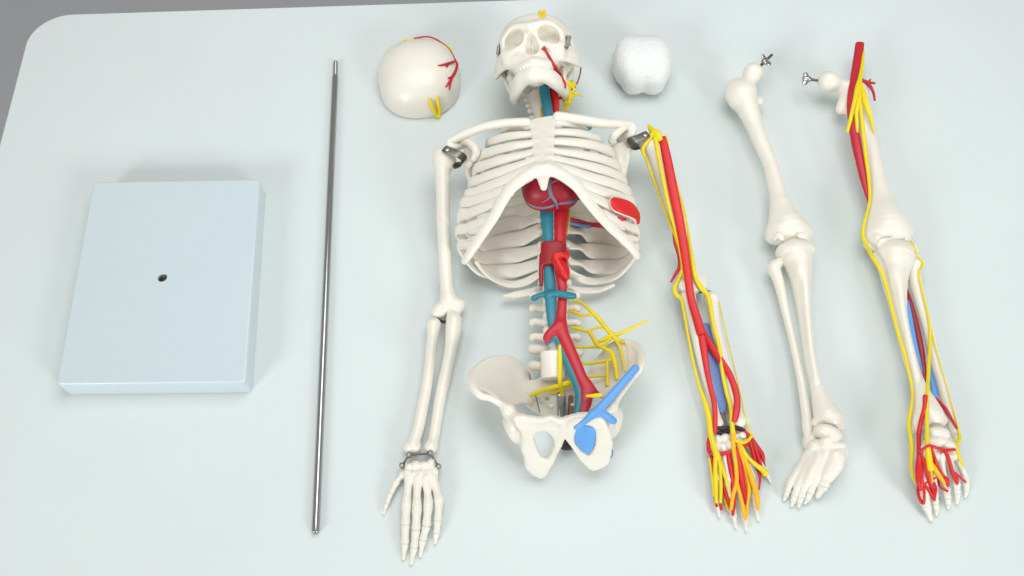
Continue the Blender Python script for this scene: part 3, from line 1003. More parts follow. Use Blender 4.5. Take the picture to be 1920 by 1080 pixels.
# neck vessels
s = SDF()
s.tube(pix([(1018, 150, 58, 8), (1021, 170, 57, 9.5), (1025, 195, 56, 9.5), (1028, 218, 56, 9.5), (1030, 250, 54, 9)]), k=1, sq=(hv, .55))
s.tube(pix([(1075, 226, 56, 5), (1090, 236, 56, 5), (1104, 238, 54, 7)]), k=1, sq=(hv, .6))
obj('neck_vein', s.mesh(.7, 2), TEAL, vc)
s = SDF()
s.tube(pix([(1036, 170, 52, 7), (1040, 182, 52, 8), (1042, 198, 51, 7), (1043, 215, 51, 5)]), k=1, sq=(hv, .7))
s.tube(pix([(1036, 172, 52, 5), (1034, 180, 51, 5)]), k=2)
obj('neck_artery', s.mesh(.7, 2), RED, ao)
mb = MB()
wire(mb, [(1013, 165, 50, 5), (1014, 190, 50, 6), (1017, 216, 50, 7), (1018, 230, 50, 6)], .6)
obj('neck_nerve', mb.get(), AMB, spine)

# ---- shoulder girdle
s = SDF()
s.tube(pix([(987, 230, 82, 9.5), (970, 229.5, 82, 8.5), (945, 231, 79, 8.5), (915, 236, 74, 8.5), (890, 244, 69, 8.5), (865, 254, 64, 8), (846, 264, 60, 7)]), k=1)
obj('clavicle', s.mesh(.8, 2), BONE, sk)
s = SDF()
s.tube(pix([(1046, 219, 82, 10), (1062, 221, 81, 10), (1095, 226, 77, 10), (1130, 231, 72, 9.5), (1160, 232, 67, 8), (1183, 234, 62, 7)]), k=1)
obj('clavicle', s.mesh(.8, 2), BONE, sk)


for sd in 'LR':
    s = SDF()
    if sd == 'L':
        s.tube(pix([(846, 262, 60, 7), (843, 269, 58, 8), (852, 275, 55, 8), (866, 272, 48, 8), (885, 268, 40, 6)]), k=3)
        s.tube(pix([(868, 263, 52, 7), (880, 267, 62, 7.5), (890, 276, 64, 8), (893, 288, 62, 7.5), (888, 298, 58, 6)]), k=3)
        s.tube(pix([(878, 276, 42, 9), (883, 290, 40, 10), (882, 303, 38, 9)]), k=4)
        s.tube(pix([(876, 300, 38, 8), (875, 318, 34, 6), (881, 337, 28, 5), (888, 362, 20, 5)]), k=4)
        s.pts(sheet([[(872, 282, 40), (895, 288, 34), (925, 300, 24)], [(873, 315, 34), (893, 322, 24), (925, 332, 14)], [(883, 345, 25), (895, 355, 18), (915, 365, 10)]], 1.8))
    else:
        s.tube(pix([(1183, 234, 62, 7), (1187, 241, 60, 8), (1182, 252, 56, 8), (1168, 256, 48, 8), (1150, 256, 40, 6)]), k=3)
        s.tube(pix([(1172, 243, 52, 7), (1175, 237, 62, 6), (1163, 245, 64, 7), (1152, 254, 63, 8), (1147, 264, 59, 7)]), k=3)
        s.tube(pix([(1164, 254, 44, 9), (1168, 266, 42, 10), (1172, 279, 40, 9)]), k=4)
        s.tube(pix([(1178, 279, 40, 7), (1176, 296, 34, 6), (1172, 318, 27, 5), (1166, 345, 20, 5)]), k=4)
        s.pts(sheet([[(1178, 265, 42), (1155, 272, 48), (1135, 282, 40)], [(1178, 290, 36), (1160, 300, 38), (1140, 312, 26)], [(1170, 325, 26), (1158, 335, 22), (1142, 345, 14)]], 1.8))
    obj('scapula', s.mesh(.8, 2), BONE, sk)

# ---- left-of-picture arm (plain)
s = SDF()
s.tube(pix([(835, 297, 44, 19), (838, 302, 43, 18)]), k=3)
s.tube(pix([(828, 292, 44, 17), (829, 312, 42, 16), (830, 335, 40, 14), (830.5, 370, 37, 13), (831, 410, 33, 12.5), (833, 460, 27, 12.5), (836, 510, 21, 12.5), (838, 540, 18, 13), (841, 560, 16, 16)]), k=6)
s.tube(pix([(824, 580, 14, 13), (842, 574, 15, 13), (862, 570, 14, 11)]), k=6)
s.tube(pix([(858, 574, 14, 13), (855, 584, 14, 10)]), k=3)
s.ell(P(822, 587, 14), (7, 5.5, 6), k=3)
s.ell(P(845, 580, 25), (4.5, 4.5, 7), k=3, sub=True)
humL = obj('upper_arm_bone', s.mesh(.8, 2), BONE, sk)
bw = np.array([.62, .78, 0.0])


def bracket(spec, par, scr):
    q = cr(np.array([P(*z) for z in spec]), 8)
    T_ = nrmz(np.gradient(q, axis=0))
    leg = q[4] - q[0]; leg[2] = 0
    wd = nrmz(np.cross(leg, [0, 0, 1.0]))
    mb = MB(); mb.add(sweep(q, .65, 4.3, hint=wd, seg=16, power=4))
    br = obj('shoulder_bracket', mb.get(), DSTEEL, par, angle=40)
    c = P(*scr)
    mb = MB(); mb.add(sweep(np.array([c + [0, 0, -.6], c + [0, 0, .7], c + [0, 0, 1.2]]), [2.5, 2.5, 1.7], [2.5, 2.5, 1.7], hint=(1, 0, 0), seg=18, cap=False))
    return mb.get()


scr = bracket([(833, 278, 58), (838, 280.5, 58.5), (848, 285, 58.5), (859, 289, 58), (866, 293, 56), (870, 298, 53), (869, 303.5, 49), (862, 308, 47), (850, 312, 46)], humL, (838, 281, 59.3))
obj('bracket_screw', scr, STEEL, humL, angle=40)
s = SDF()
s.tube(pix([(813, 609, 13, 14), (812, 622, 13, 11.5), (809, 650, 12, 10.5), (805, 690, 11, 10), (799, 730, 10, 10.5), (792, 765, 9.5, 11), (785, 800, 9, 11), (778, 822, 9, 12), (773, 838, 9, 14)]), k=1)
s.tube(pix([(766, 838, 9, 10), (780, 838, 9, 9)]), k=3)
obj('radius_bone', s.mesh(.75, 2), BONE, sk)
s = SDF()
s.tube(pix([(850, 590, 13, 11), (851, 602, 14, 15), (849, 625, 13, 14.5), (845, 655, 12, 12), (838, 690, 11, 11), (831, 720, 10, 11), (824, 755, 9.5, 10.5), (817, 800, 9, 10), (812, 825, 9, 10), (808, 838, 9, 13)]), k=1)
s.tube(pix([(845, 583, 15, 6), (849, 596, 15, 9)]), k=3)
obj('ulna_bone', s.mesh(.75, 2), BONE, sk)
mb = MB()
wire(mb, [(820, 598, 15, 5), (830, 603, 14, 6), (838, 604, 13, 5)], .5)
obj('elbow_spacer', mb.get(), BLACK, humL)
# wrist link
mb = MB()
for a, b in (((767, 853, 12), (807, 850, 12)), ((767, 853, 12), (755, 872, 10)), ((807, 850, 12), (822, 874, 10))):
    wire(mb, [(*a, 3.6), (*b, 3.6)], 1)
lk = obj('wrist_link', mb.get(), DSTEEL, sk)
for q in ((767, 853, 13), (807, 850, 13), (754, 873, 10), (822, 875, 10)):
    mb = MB(); c = P(*q); mb.add(sweep(np.array([c + [0, 0, -1.5], c + [0, 0, 1.2], c + [0, 0, 2.0]]), [2.7, 2.7, 1.8], [2.7, 2.7, 1.8], hint=(1, 0, 0), seg=14, cap=True))
    obj('screw', mb.get(), STEEL, lk)


def digit(mb, joints, r0, shrink=.82, gap=True):
    """a chain of finger bones: joints (u, v, h) ; each bone waisted, with knobs at both ends"""
    for i in range(len(joints) - 1):
        a, b = P(*joints[i]), P(*joints[i + 1])
        r = r0 * shrink ** i
        r2 = r * (shrink if i < len(joints) - 2 else .52)
        t = np.array([0.03, .1, .2, .35, .5, .65, .8, .9, .97])
        w = np.array([.9, 1.0, .96, .87, .83, .85, .93, .98, .88])
        rr = w * np.interp(t, [0, 1], [r, r2 * 1.06])
        p = a + (b - a) * t[:, None]
        if i == len(joints) - 2:
            rr = np.interp(t, [0, .1, .3, .6, .85, 1], [r * .86, r, r * .74, r * .52, r * .5, r * .3])
        mb.add(sweep(p, rr, rr * .85, hint=(0, 0, 1), seg=12))


def finger(par, name, joints, r0, shrink=.86, m=BONE):
    mb = MB(); digit(mb, joints, r0, shrink)
    return obj(name, mb.get(), m, par)


def carpals(s, cells):
    for u, v, h, a, b, c in cells:
        p = P(u, v, h); k = sc(p)
        s.ell(p, (a * k, b * k, c * k), (0, 0, rng.uniform(-25, 25)), k=1.6, n=2.3)


s = SDF()
carpals(s, [(767, 876, 10, 8, 8, 9), (780, 873, 11, 9, 9, 10), (796, 873, 11, 9, 8, 10), (808, 869, 12, 7, 9, 9), (764, 888, 10, 8, 8, 9), (776, 890, 10, 8, 8, 9),
            (790, 890, 10, 9, 10, 9), (805, 888, 10, 8, 9, 9), (815, 884, 10, 7, 9, 8), (755, 889, 8, 6, 6, 6), (768, 898, 9, 9, 9, 9), (783, 900, 10, 9, 9, 9), (799, 899, 10, 9, 9, 9), (813, 896, 9, 8, 9, 8)])
mcs = [[(767, 896, 10), (766, 908, 9), (764, 925, 9), (762.5, 938, 9), (762, 946, 9)], [(783, 898, 10), (783, 910, 10), (782, 930, 9), (782, 942, 9), (782, 951, 9)],
       [(797, 898, 10), (800, 910, 10), (802, 926, 9), (803, 938, 9), (803, 946, 9)], [(809, 894, 10), (815, 908, 9), (819, 922, 9), (822, 932, 9), (823, 938, 9)]]
for q in mcs:
    s.tube(pix([(*p, w) for p, w in zip(q, (9.4, 8.2, 7.2, 8.6, 9.2))]), k=1.2)
s.tube(pix([(757, 889, 8, 7), (750, 896, 7, 5.5), (744, 902, 6.5, 6)]), k=1.5)
handL = obj('hand', s.mesh(.55, 1), BONE, sk)
for j, r in (([(762, 947, 9), (760.5, 984, 7), (759.5, 1020, 5), (756.5, 1049, 3.5)], 4.5), ([(782, 952, 9), (780, 994, 7), (776.5, 1027, 5), (771, 1058, 3.5)], 4.6),
             ([(803, 947, 9), (799.5, 987, 7), (792.5, 1013, 5), (788, 1044, 3.5)], 4.45), ([(823, 939, 9), (821, 977, 7), (818.5, 1000, 5), (815.5, 1019, 3.5)], 4.0)):
    finger(handL, 'finger', j, r, .88)
finger(handL, 'thumb', [(745, 901, 6.5), (733, 924, 5), (725, 944, 4), (719, 964, 3)], 3.7, .8)

# ---- right-of-picture arm (with vessels)
s = SDF()
s.tube(pix([(1211, 268, 44, 16), (1216, 274, 43, 17)]), k=3)
s.tube(pix([(1228, 262, 44, 17), (1230, 282, 42, 19), (1238, 310, 40, 17), (1249, 345, 37, 17), (1262, 390, 32, 16), (1275, 440, 26, 15), (1286, 485, 20, 15), (1292, 510, 17, 17)]), k=6)
s.tube(pix([(1280, 535, 14, 13), (1296, 530, 15, 14), (1314, 527, 14, 10)]), k=6)
s.tube(pix([(1316, 520, 14, 8), (1318, 537, 14, 9)]), k=2)
s.ell(P(1296, 542, 14), (12, 6, 7), k=3)
humR = obj('upper_arm_bone', s.mesh(.8, 2), BONE, sk, keep='armR')
scr = bracket([(1215, 251, 58), (1209, 253.5, 58.5), (1200, 257.5, 58.5), (1190, 262, 58), (1183, 265, 56), (1179.5, 268.5, 53), (1181, 273.5, 49), (1187, 276, 47), (1197, 274, 46)], humR, (1210, 253.5, 59.3))
obj('bracket_screw', scr, STEEL, humR, angle=40)
s = SDF()
s.tube(pix([(1290, 558, 14, 15), (1295, 585, 13, 12.5), (1303, 620, 12, 10.5), (1312, 660, 11, 10), (1322, 700, 10, 9.5), (1332, 740, 9.5, 9), (1340, 775, 9, 9.5), (1345, 795, 9, 12)]), k=1)
ulR = obj('ulna_bone', s.mesh(.75, 2), BONE, sk, keep='armR')
s = SDF()
s.tube(pix([(1333, 560, 14, 14), (1336, 575, 13, 11.5), (1341, 610, 12, 10), (1350, 650, 11, 10), (1361, 695, 10, 10.5), (1371, 735, 9.5, 10.5), (1379, 770, 9, 12), (1384, 790, 9, 16)]), k=1)
s.tube(pix([(1374, 794, 9, 8), (1396, 790, 9, 9)]), k=3)
raR = obj('radius_bone', s.mesh(.75, 2), BONE, sk, keep='armR')
mb = MB(); wire(mb, [(1308, 548, 15, 5), (1320, 546, 15, 6), (1334, 548, 15, 5)], .5); obj('elbow_spacer', mb.get(), BLACK, humR)
# membrane between the forearm bones
s = SDF()
s.tube(pix([(1324, 612, 9, 8), (1331, 645, 9, 11), (1339, 690, 9, 13), (1347, 725, 9, 12), (1353, 755, 9, 9.5), (1354, 770, 9, 6)]), k=1, sq=(hv, .22))
obj('blue_membrane', s.mesh(.7, 2), BLU2, raR)
s = SDF()
s.tube(pix([(1354, 773, 8, 5), (1356, 788, 8, 7), (1358, 812, 8, 10)]), k=1, sq=(hv, .25))
obj('brown_membrane', s.mesh(.7, 2), BROWN, raR)
mb = MB(); wire(mb, [(1343, 803, 13, 7), (1360, 802, 13, 7), (1380, 801, 13, 7), (1396, 807, 12, 6)], .6); wire(mb, [(1342, 811, 11, 5), (1356, 812, 11, 6), (1368, 808, 11, 5)], .6)
obj('wrist_link', mb.get(), BLACK, sk)
s = SDF()
carpals(s, [(1346, 824, 10, 8, 8, 9), (1360, 822, 10, 9, 9, 9), (1376, 820, 10, 9, 8, 9), (1391, 818, 11, 8, 8, 9), (1344, 836, 10, 8, 8, 8), (1355, 838, 10, 8, 8, 9), (1370, 836, 10, 9, 9, 9), (1386, 834, 10, 9, 9, 9), (1398, 829, 9, 7, 7, 7)])
for q in ([(1343, 842, 10), (1341, 862, 9), (1340, 885, 9), (1341, 898, 9)], [(1357, 845, 10), (1360, 865, 9), (1363, 888, 9), (1365, 902, 9)], [(1373, 843, 10), (1379, 865, 9), (1385, 890, 9), (1388, 902, 9)], [(1388, 840, 10), (1397, 860, 9), (1404, 880, 9), (1408, 892, 9)]):
    s.tube(pix([(*p, w) for p, w in zip(q, (8, 6.2, 6.8, 8))]), k=1.2)
s.tube(pix([(1399, 830, 8, 7), (1408, 842, 7, 5.5), (1416, 853, 6.5, 6)]), k=1.5)
handR = obj('hand', s.mesh(.55, 1), BONE, sk, keep='armR')
for j, r in (([(1341, 899, 9), (1343, 925, 7), (1346, 948, 5), (1349, 970, 3.5)], 3.7), ([(1365, 903, 9), (1370, 935, 7), (1375, 963, 5), (1380, 990, 3.5)], 3.9),
             ([(1388, 903, 9), (1393, 938, 7), (1396, 968, 5), (1400, 996, 3.5)], 3.9), ([(1408, 893, 9), (1414, 925, 7), (1418, 950, 5), (1422, 976, 3.5)], 3.7)):
    finger(handR, 'finger', j, r, .88)
    V_, F_ = MB(), 0
    mbk = MB(); digit(mbk, j, r, .88); BV.setdefault('armR', []).append(mbk.get())
finger(handR, 'thumb', [(1416, 853, 6.5), (1429, 876, 5), (1438, 891, 4), (1445, 904, 3)], 3.2, .84)
TA = bvh('armR')
KW = dict(off=2.4, thick=.32, power=3)
mb = MB()
strip(mb, TA, [(1241, 258, 15), (1249, 290, 17), (1258, 335, 18), (1268, 385, 18), (1277, 430, 17), (1284, 475, 16), (1290, 520, 15), (1296, 560, 15), (1306, 595, 16), (1315, 625, 18)], win=15, **KW)
strip(mb, TA, [(1313, 618, 14), (1319, 650, 14), (1325, 690, 11), (1332, 725, 10), (1339, 755, 10), (1341, 785, 9), (1340, 812, 8)], win=15, **KW)
strip(mb, TA, [(1316, 622, 14), (1334, 650, 14), (1352, 676, 12), (1366, 698, 12), (1376, 722, 12), (1382, 748, 12), (1381, 770, 13), (1377, 790, 10)], win=15, **KW)
strip(mb, TA, [(1322, 650, 10), (1334, 670, 9), (1347, 698, 8), (1356, 730, 5)], win=15, off=1, thick=.5)
obj('artery', mb.get(), RED, humR, label='broad bright red artery running down the arm')
mb = MB()
strip(mb, TA, [(1263, 432, 6), (1266, 455, 7), (1273, 480, 7), (1274, 500, 7), (1266, 515, 6), (1258, 529, 4)], off=1, win=15)
obj('artery', mb.get(), CRIM, humR)
# red network of the hand
mb = MB()
W2 = dict(off=1.1, thick=.6, win=11)
strip(mb, TA, [(1340, 805, 8), (1330, 822, 7), (1328, 838, 7), (1333, 850, 8), (1350, 851, 8), (1368, 848, 8), (1386, 842, 8), (1398, 834, 8), (1404, 820, 7), (1394, 808, 7), (1378, 804, 6)], **W2)
strip(mb, TA, [(1365, 850, 9), (1370, 880, 10), (1375, 915, 11), (1375, 945, 9), (1374, 966, 5)], **W2)
strip(mb, TA, [(1380, 842, 12), (1386, 870, 13), (1392, 905, 11), (1397, 930, 8), (1398, 945, 4)], **W2)
strip(mb, TA, [(1406, 820, 11), (1416, 836, 12), (1428, 852, 10), (1432, 866, 5), (1435, 873, 2)], **W2)
strip(mb, TA, [(1406, 828, 9), (1412, 850, 8), (1419, 875, 7), (1425, 895, 5), (1423, 918, 3)], **W2)
strip(mb, TA, [(1414, 835, 8), (1422, 858, 7), (1428, 878, 5), (1425, 900, 4)], **W2)
strip(mb, TA, [(1332, 848, 6), (1335, 866, 6), (1336, 890, 5), (1340, 930, 5), (1344, 950, 5)], **W2)
strip(mb, TA, [(1352, 886, 4), (1356, 910, 6), (1364, 935, 7), (1369, 952, 4)], **W2)
strip(mb, TA, [(1350, 925, 5), (1351, 945, 6), (1353, 956, 5)], **W2)
strip(mb, TA, [(1404, 890, 6), (1411, 908, 6), (1416, 920, 4)], **W2)
obj('artery', mb.get(), RED, handR, label='red arch of arteries over the hand bones')
# yellow nerves of the arm
mb = MB()
W3 = dict(off=2.0, thick=.6, win=15)
strip(mb, TA, [(1216, 235, 6), (1222, 244, 11), (1232, 252, 16), (1238, 262, 10)], off=3, thick=.5, floor=50)
strip(mb, TA, [(1224, 250, 8), (1215, 264, 7), (1205, 281, 7), (1212, 300, 5), (1222, 328, 5), (1234, 360, 4.5), (1248, 398, 4.5), (1258, 424, 5), (1268, 446, 6), (1276, 475, 6), (1279, 505, 6), (1272, 525, 6), (1265, 540, 8), (1268, 552, 9), (1278, 562, 7), (1282, 585, 6), (1290, 630, 5.5), (1300, 680, 5.5), (1310, 720, 6), (1322, 755, 9), (1330, 785, 11), (1332, 810, 11), (1338, 835, 11), (1346, 860, 14)], **W3)
strip(mb, TA, [(1228, 256, 8), (1236, 300, 7), (1245, 345, 7), (1255, 390, 6), (1264, 425, 5), (1272, 455, 5), (1278, 490, 4), (1282, 520, 4)], **W3)
strip(mb, TA, [(1249, 256, 5), (1251, 270, 6), (1253, 285, 5), (1263, 325, 4), (1274, 365, 5), (1284, 405, 6), (1292, 450, 6.5), (1298, 490, 8), (1304, 520, 9), (1315, 540, 9), (1326, 552, 9), (1332, 575, 8), (1337, 605, 7), (1346, 640, 7), (1352, 670, 7), (1355, 700, 7), (1362, 735, 7), (1370, 765, 7), (1373, 800, 9), (1376, 826, 11)], **W3)
strip(mb, TA, [(1348, 566, 2.5), (1356, 600, 2.5), (1365, 640, 2.5), (1376, 685, 2.5), (1386, 730, 2.5), (1395, 770, 2.5), (1402, 800, 3.5), (1410, 818, 6)], off=.4, thick=1, win=15)
obj('nerve', mb.get(), YEL, humR, label='yellow nerve cords bordering the artery')
mb = MB()
W4 = dict(off=2.2, thick=.6, win=11)
strip(mb, TA, [(1342, 852, 8), (1341, 880, 8), (1342, 910, 8), (1343, 942, 6)], **W4)
strip(mb, TA, [(1346, 855, 8), (1350, 880, 8), (1351, 915, 8), (1351, 942, 6)], **W4)
strip(mb, TA, [(1350, 862, 7), (1356, 882, 7), (1363, 905, 6), (1366, 922, 3)], **W4)
strip(mb, TA, [(1352, 900, 5), (1358, 930, 6), (1363, 950, 5), (1366, 958, 3)], **W4)
strip(mb, TA, [(1330, 860, 4), (1336, 900, 4), (1338, 930, 4)], **W4)
strip(mb, TA, [(1378, 826, 8), (1391, 830, 7), (1402, 826, 6), (1409, 818, 6)], **W4)
strip(mb, TA, [(1388, 836, 9), (1400, 855, 8), (1415, 870, 8), (1429, 880, 11), (1436, 888, 14)], **W4)
obj('nerve', mb.get(), YEL, handR)
mb = MB()
strip(mb, TA, [(1374, 815, 8), (1376, 845, 8), (1380, 875, 8), (1381, 905, 8), (1374, 930, 8), (1371, 955, 6)], **W4)
strip(mb, TA, [(1382, 905, 7), (1388, 930, 7), (1394, 955, 8), (1398, 974, 6)], **W4)
strip(mb, TA, [(1386, 832, 9), (1393, 860, 9), (1399, 890, 9), (1404, 915, 9), (1401, 945, 7), (1400, 966, 5)], **W4)
strip(mb, TA, [(1391, 850, 9), (1403, 878, 10), (1412, 905, 10), (1419, 930, 10), (1421, 955, 6)], **W4)
obj('nerve', mb.get(), AMB, handR)

# ---- pelvis
s = SDF()
wl = [[(887, 724, 58), (886, 704, 51), (898, 688, 42), (919, 676, 32), (949, 672, 23), (974, 683, 16), (991, 702, 12)],
      [(925, 742, 52), (922, 730, 42), (930, 718, 32), (944, 712, 25), (962, 712, 19), (980, 718, 16), (993, 726, 14)],
      [(953, 768, 55), (957, 765, 47), (962, 760, 40), (970, 757, 33), (978, 756, 27), (987, 756, 22), (996, 756, 18)]]
wr = [[(1199, 692, 60), (1202, 672, 53), (1199, 656, 45), (1186, 646, 35), (1163, 642, 27), (1140, 653, 20), (1112, 684, 14)],
      [(1172, 722, 52), (1174, 710, 42), (1168, 700, 33), (1156, 694, 26), (1140, 694, 20), (1122, 702, 17), (1105, 714, 14)],
      [(1147, 758, 55), (1143, 753, 47), (1138, 748, 40), (1130, 744, 33), (1120, 740, 27), (1110, 737, 22), (1100, 735, 18)]]
for w in (wl, wr):
    s.pts(sheet(w, 2.0, 34))
s.tube(pix([(953, 768, 57, 9), (938, 757, 58, 7), (920, 747, 59, 6.5), (902, 742, 60, 7.5), (890, 730, 59, 8), (885, 715, 55, 8), (888, 700, 49, 7.5), (898, 687, 42, 6.5), (919, 675, 32, 5.5), (949, 671, 22, 5), (974, 682, 15, 5)]), k=3)
s.tube(pix([(1147, 760, 57, 9), (1165, 736, 58, 7), (1185, 708, 59, 7), (1199, 690, 60, 8), (1203, 672, 54, 8), (1200, 656, 46, 7), (1186, 645, 36, 6), (1163, 641, 27, 5), (1140, 652, 20, 5)]), k=3)
# pubic and sitting bones: flat plates pierced by the oval openings


def inside(poly, q):
    c = np.zeros(len(q), bool)
    x0, y0 = poly[:, 0], poly[:, 1]
    x1, y1 = np.roll(x0, -1), np.roll(y0, -1)
    for a0, b0, a1, b1 in zip(x0, y0, x1, y1):
        c ^= ((b0 > q[:, 1]) != (b1 > q[:, 1])) & (q[:, 0] < (a1 - a0) * (q[:, 1] - b0) / (b1 - b0 + 1e-9) + a0)
    return c


def dist_poly(poly, q):
    d = np.full(len(q), 1e9)
    for p0, p1 in zip(poly, np.roll(poly, -1, 0)):
        e = p1 - p0
        t_ = np.clip(((q - p0) @ e) / (e @ e + 1e-9), 0, 1)
        d = np.minimum(d, np.linalg.norm(q - p0 - t_[:, None] * e, axis=1))
    return d


PLT = dict(
    L=([(966, 781), (995, 785), (1017, 785), (1031, 781), (1050, 786), (1057, 795), (1055, 819), (1048, 839), (1037, 861), (1025, 883), (1017, 893), (1006, 890), (989, 876), (987, 856), (980, 838), (982, 822), (978, 806), (968, 794)],
       [(1003, 812.5), (1014, 807), (1028, 810), (1037, 821), (1041, 836), (1036, 850), (1026, 858), (1014, 853), (1006, 838), (1000.5, 822)]),
    R=([(1053, 790), (1062, 783), (1081, 779), (1092, 778), (1120, 780), (1134, 795), (1144, 822), (1144, 844), (1137, 867), (1117, 878), (1103, 874), (1089, 858), (1070, 831), (1062, 819), (1055, 811)],
       [(1078, 814), (1082, 804), (1092, 797), (1109, 798.6), (1116, 808), (1116, 830), (1109, 847), (1102, 851), (1089, 841.7), (1079, 828)]))
gu, gv = np.meshgrid(np.arange(940, 1160, 2.2), np.arange(770, 900, 2.2))
gq = np.c_[gu.ravel(), gv.ravel()]
for sd, (po, ph_) in PLT.items():
    po = cr(np.vstack([po, po[:1]]), 4)[:-1]; ph_ = cr(np.vstack([ph_, ph_[:1]]), 4)[:-1]
    ok = inside(po, gq) & ~inside(ph_, gq)
    q = gq[ok]
    de, dh = dist_poly(po, q), dist_poly(ph_, q)
    keep_ = (de > 2.2) & (dh > 3.5)
    q, dh = q[keep_], dh[keep_]
    h = np.interp(q[:, 1], [780, 800, 860, 893], [66, 60, 28, 10]) - 3.2
    rr_ = np.clip(1.9 + .16 * dh, 1.9, 3.2)
    s.pts(np.array([[*P(u, v, hh), r_] for (u, v), hh, r_ in zip(q, h, rr_)]), k=1.5)
s.tube(pix([(953, 769, 57, 9), (968, 780, 58, 8), (993, 787, 62, 6), (1016, 788, 65, 5.5), (1031, 784, 67.5, 5), (1046, 790, 66, 6)]), k=5)
s.tube(pix([(1061, 789, 66, 6), (1080, 783, 66, 6), (1110, 783, 62, 8), (1128, 778, 59, 9), (1145, 766, 57, 11)]), k=5)
s.tube(pix([(1056, 794, 62, 6), (1057, 806, 57, 5.5), (1057, 814, 50, 5)]), k=4)
s.tube(pix([(1017, 884, 13, 6), (1033, 861, 25, 5.5), (1044, 838, 38, 5.5), (1053, 812, 52, 6)]), k=3)
s.tube(pix([(990, 822, 38, 10), (992, 842, 30, 9), (998, 862, 22, 10), (1009, 877, 13, 11)]), k=6)
s.tube(pix([(1130, 806, 40, 12), (1132, 830, 30, 11), (1126, 852, 20, 11), (1112, 864, 14, 10)]), k=6)
s.tube(pix([(955, 775, 52, 12), (968, 792, 46, 13), (978, 808, 40, 10)]), k=6)
s.tube(pix([(1144, 772, 52, 12), (1138, 790, 46, 13)]), k=6)
# hip sockets
s.ell(P(963, 803, 36), (10, 14, 13), (0, 0, 25), k=6)
s.ell(P(1148, 790, 36), (10, 15, 14), (0, 0, -12), k=6)
s.ell(P(950, 812, 30), (9, 12, 12), (0, 0, 25), k=1.5, sub=True)
s.ell(P(1166, 800, 30), (9, 12, 12), k=1.5, sub=True)
pel = obj('pelvis', s.mesh(.8, 2), BONE, sk, keep='pelvis')
s = SDF()
s.tube(pix([(1044, 722, 24, 34), (1046, 742, 17, 34), (1050, 765, 12, 28), (1054, 790, 10, 18), (1058, 812, 14, 9)]), k=2, sq=(hv, .33))
s.tube(pix([(988, 730, 17, 18), (1020, 730, 20, 22)]), k=6, sq=(hv, .5))
s.tube(pix([(984, 742, 15, 14), (1002, 754, 13, 16), (1022, 768, 12, 15)]), k=6, sq=(hv, .5))
s.tube(pix([(1104, 716, 17, 16), (1072, 726, 20, 22)]), k=6, sq=(hv, .5))
for (u, v) in ((1026, 748), (1029, 764), (1076, 744), (1078, 760)):
    s.ell(P(u, v, 23), (2.2, 1.8, 3.5), k=1, sub=True)
    s.ell(P(u + (5 if u < 1050 else -5), v - 2, 21), (2.5, 1.8, 2), k=1.5)
sac = obj('sacrum', s.mesh(.8, 2), BONE, sk, keep='pelvis')
mb = MB(); wire(mb, [(993, 704, 16, 1.6), (1000, 728, 21, 1.8), (1006, 748, 22, 2), (1012, 772, 20, 2)], 1)
obj('joint_gap', mb.get(), BROWN, sac)
# steel socket for the stand rod
mb = MB()
a, b = P(1052, 742, 26), P(1055, 782, 16)
mb.add(sweep(np.array([a, a * .5 + b * .5, b]), 4.4, 4.4, hint=(0, 0, 1), seg=20, power=5))
obj('rod_socket', mb.get(), STEEL, sac, angle=40)
mb = MB(); wire(mb, [(1069, 745, 24, 11), (1070, 762, 19, 12), (1071, 784, 15, 11)], .8)
obj('brown_strap', mb.get(), mat('brown_plastic', (138, 98, 78), .5), sac)
mb = MB()
c = P(1064, 836, 9)
mb.add(sweep(np.array([c + [0, 14, 0], c + [0, 4, 0], c + [0, 3.5, 0], c + [0, -2, 0], c + [0, -2.5, 0]]), [3.6, 3.6, 5.6, 5.6, 4.6], [3.6, 3.6, 5.6, 5.6, 4.6], hint=(0, 0, 1), seg=18, cap=False))
for k in range(12):
    an = k * math.pi / 6
    mb.add(sweep(np.array([c + [5.5 * math.cos(an), 3, 5.5 * math.sin(an)], c + [5.5 * math.cos(an), -1.8, 5.5 * math.sin(an)]]), .8, .8, hint=(0, 0, 1), seg=6))
obj('rod_knob', mb.get(), BLACK, sac, angle=40)
# blue vessel over the right hip, obturator sheet
TPv = bvh('pelvis')
s = SDF()
s.tube(pix([(1192, 690, 66, 7.5), (1176, 708, 67, 8), (1150, 738, 68, 8.2), (1125, 765, 69, 8.2), (1105, 783, 71, 7), (1090, 795, 73, 5.5), (1079, 802, 73, 4.5)]), k=1, sq=(hv, .6))
s.tube(pix([(1112, 776, 69, 8), (1128, 774, 67, 7.5), (1140, 782, 62, 8), (1150, 789, 57, 7.5)]), k=4, sq=(hv, .6))
obj('blue_vein', s.mesh(.7, 2), BLUE, pel)
mb = MB()
poly = np.array([(1080, 806), (1086, 799), (1096, 797), (1106, 798), (1114, 802), (1116.5, 810), (1116, 822), (1112.5, 838), (1108, 847), (1103, 851), (1097, 849), (1088, 841), (1080, 832), (1077, 820)], float)
poly = cr(np.vstack([poly, poly[:1]]), 4)[:-1]
hp = lambda v: np.interp(v, [795, 852], [60.5, 33.5])
tp = np.array([P(u, v, hp(v)) for u, v in poly]); nn_ = nrmz(np.cross(tp[10] - tp[0], tp[20] - tp[0])); nn_ = nn_ * np.sign(nn_[2])
cc_ = tp.mean(0)
ringsP = [cc_ + (tp - cc_) * .93 + nn_ * 1.4, cc_ + (tp - cc_) * .98 + nn_ * 1.0, tp, cc_ + (tp - cc_) * .98 - nn_ * 2]
n_ = len(tp); V = np.vstack(ringsP); F = [tuple(range(n_)), tuple(range(3 * n_, 4 * n_))[::-1]]
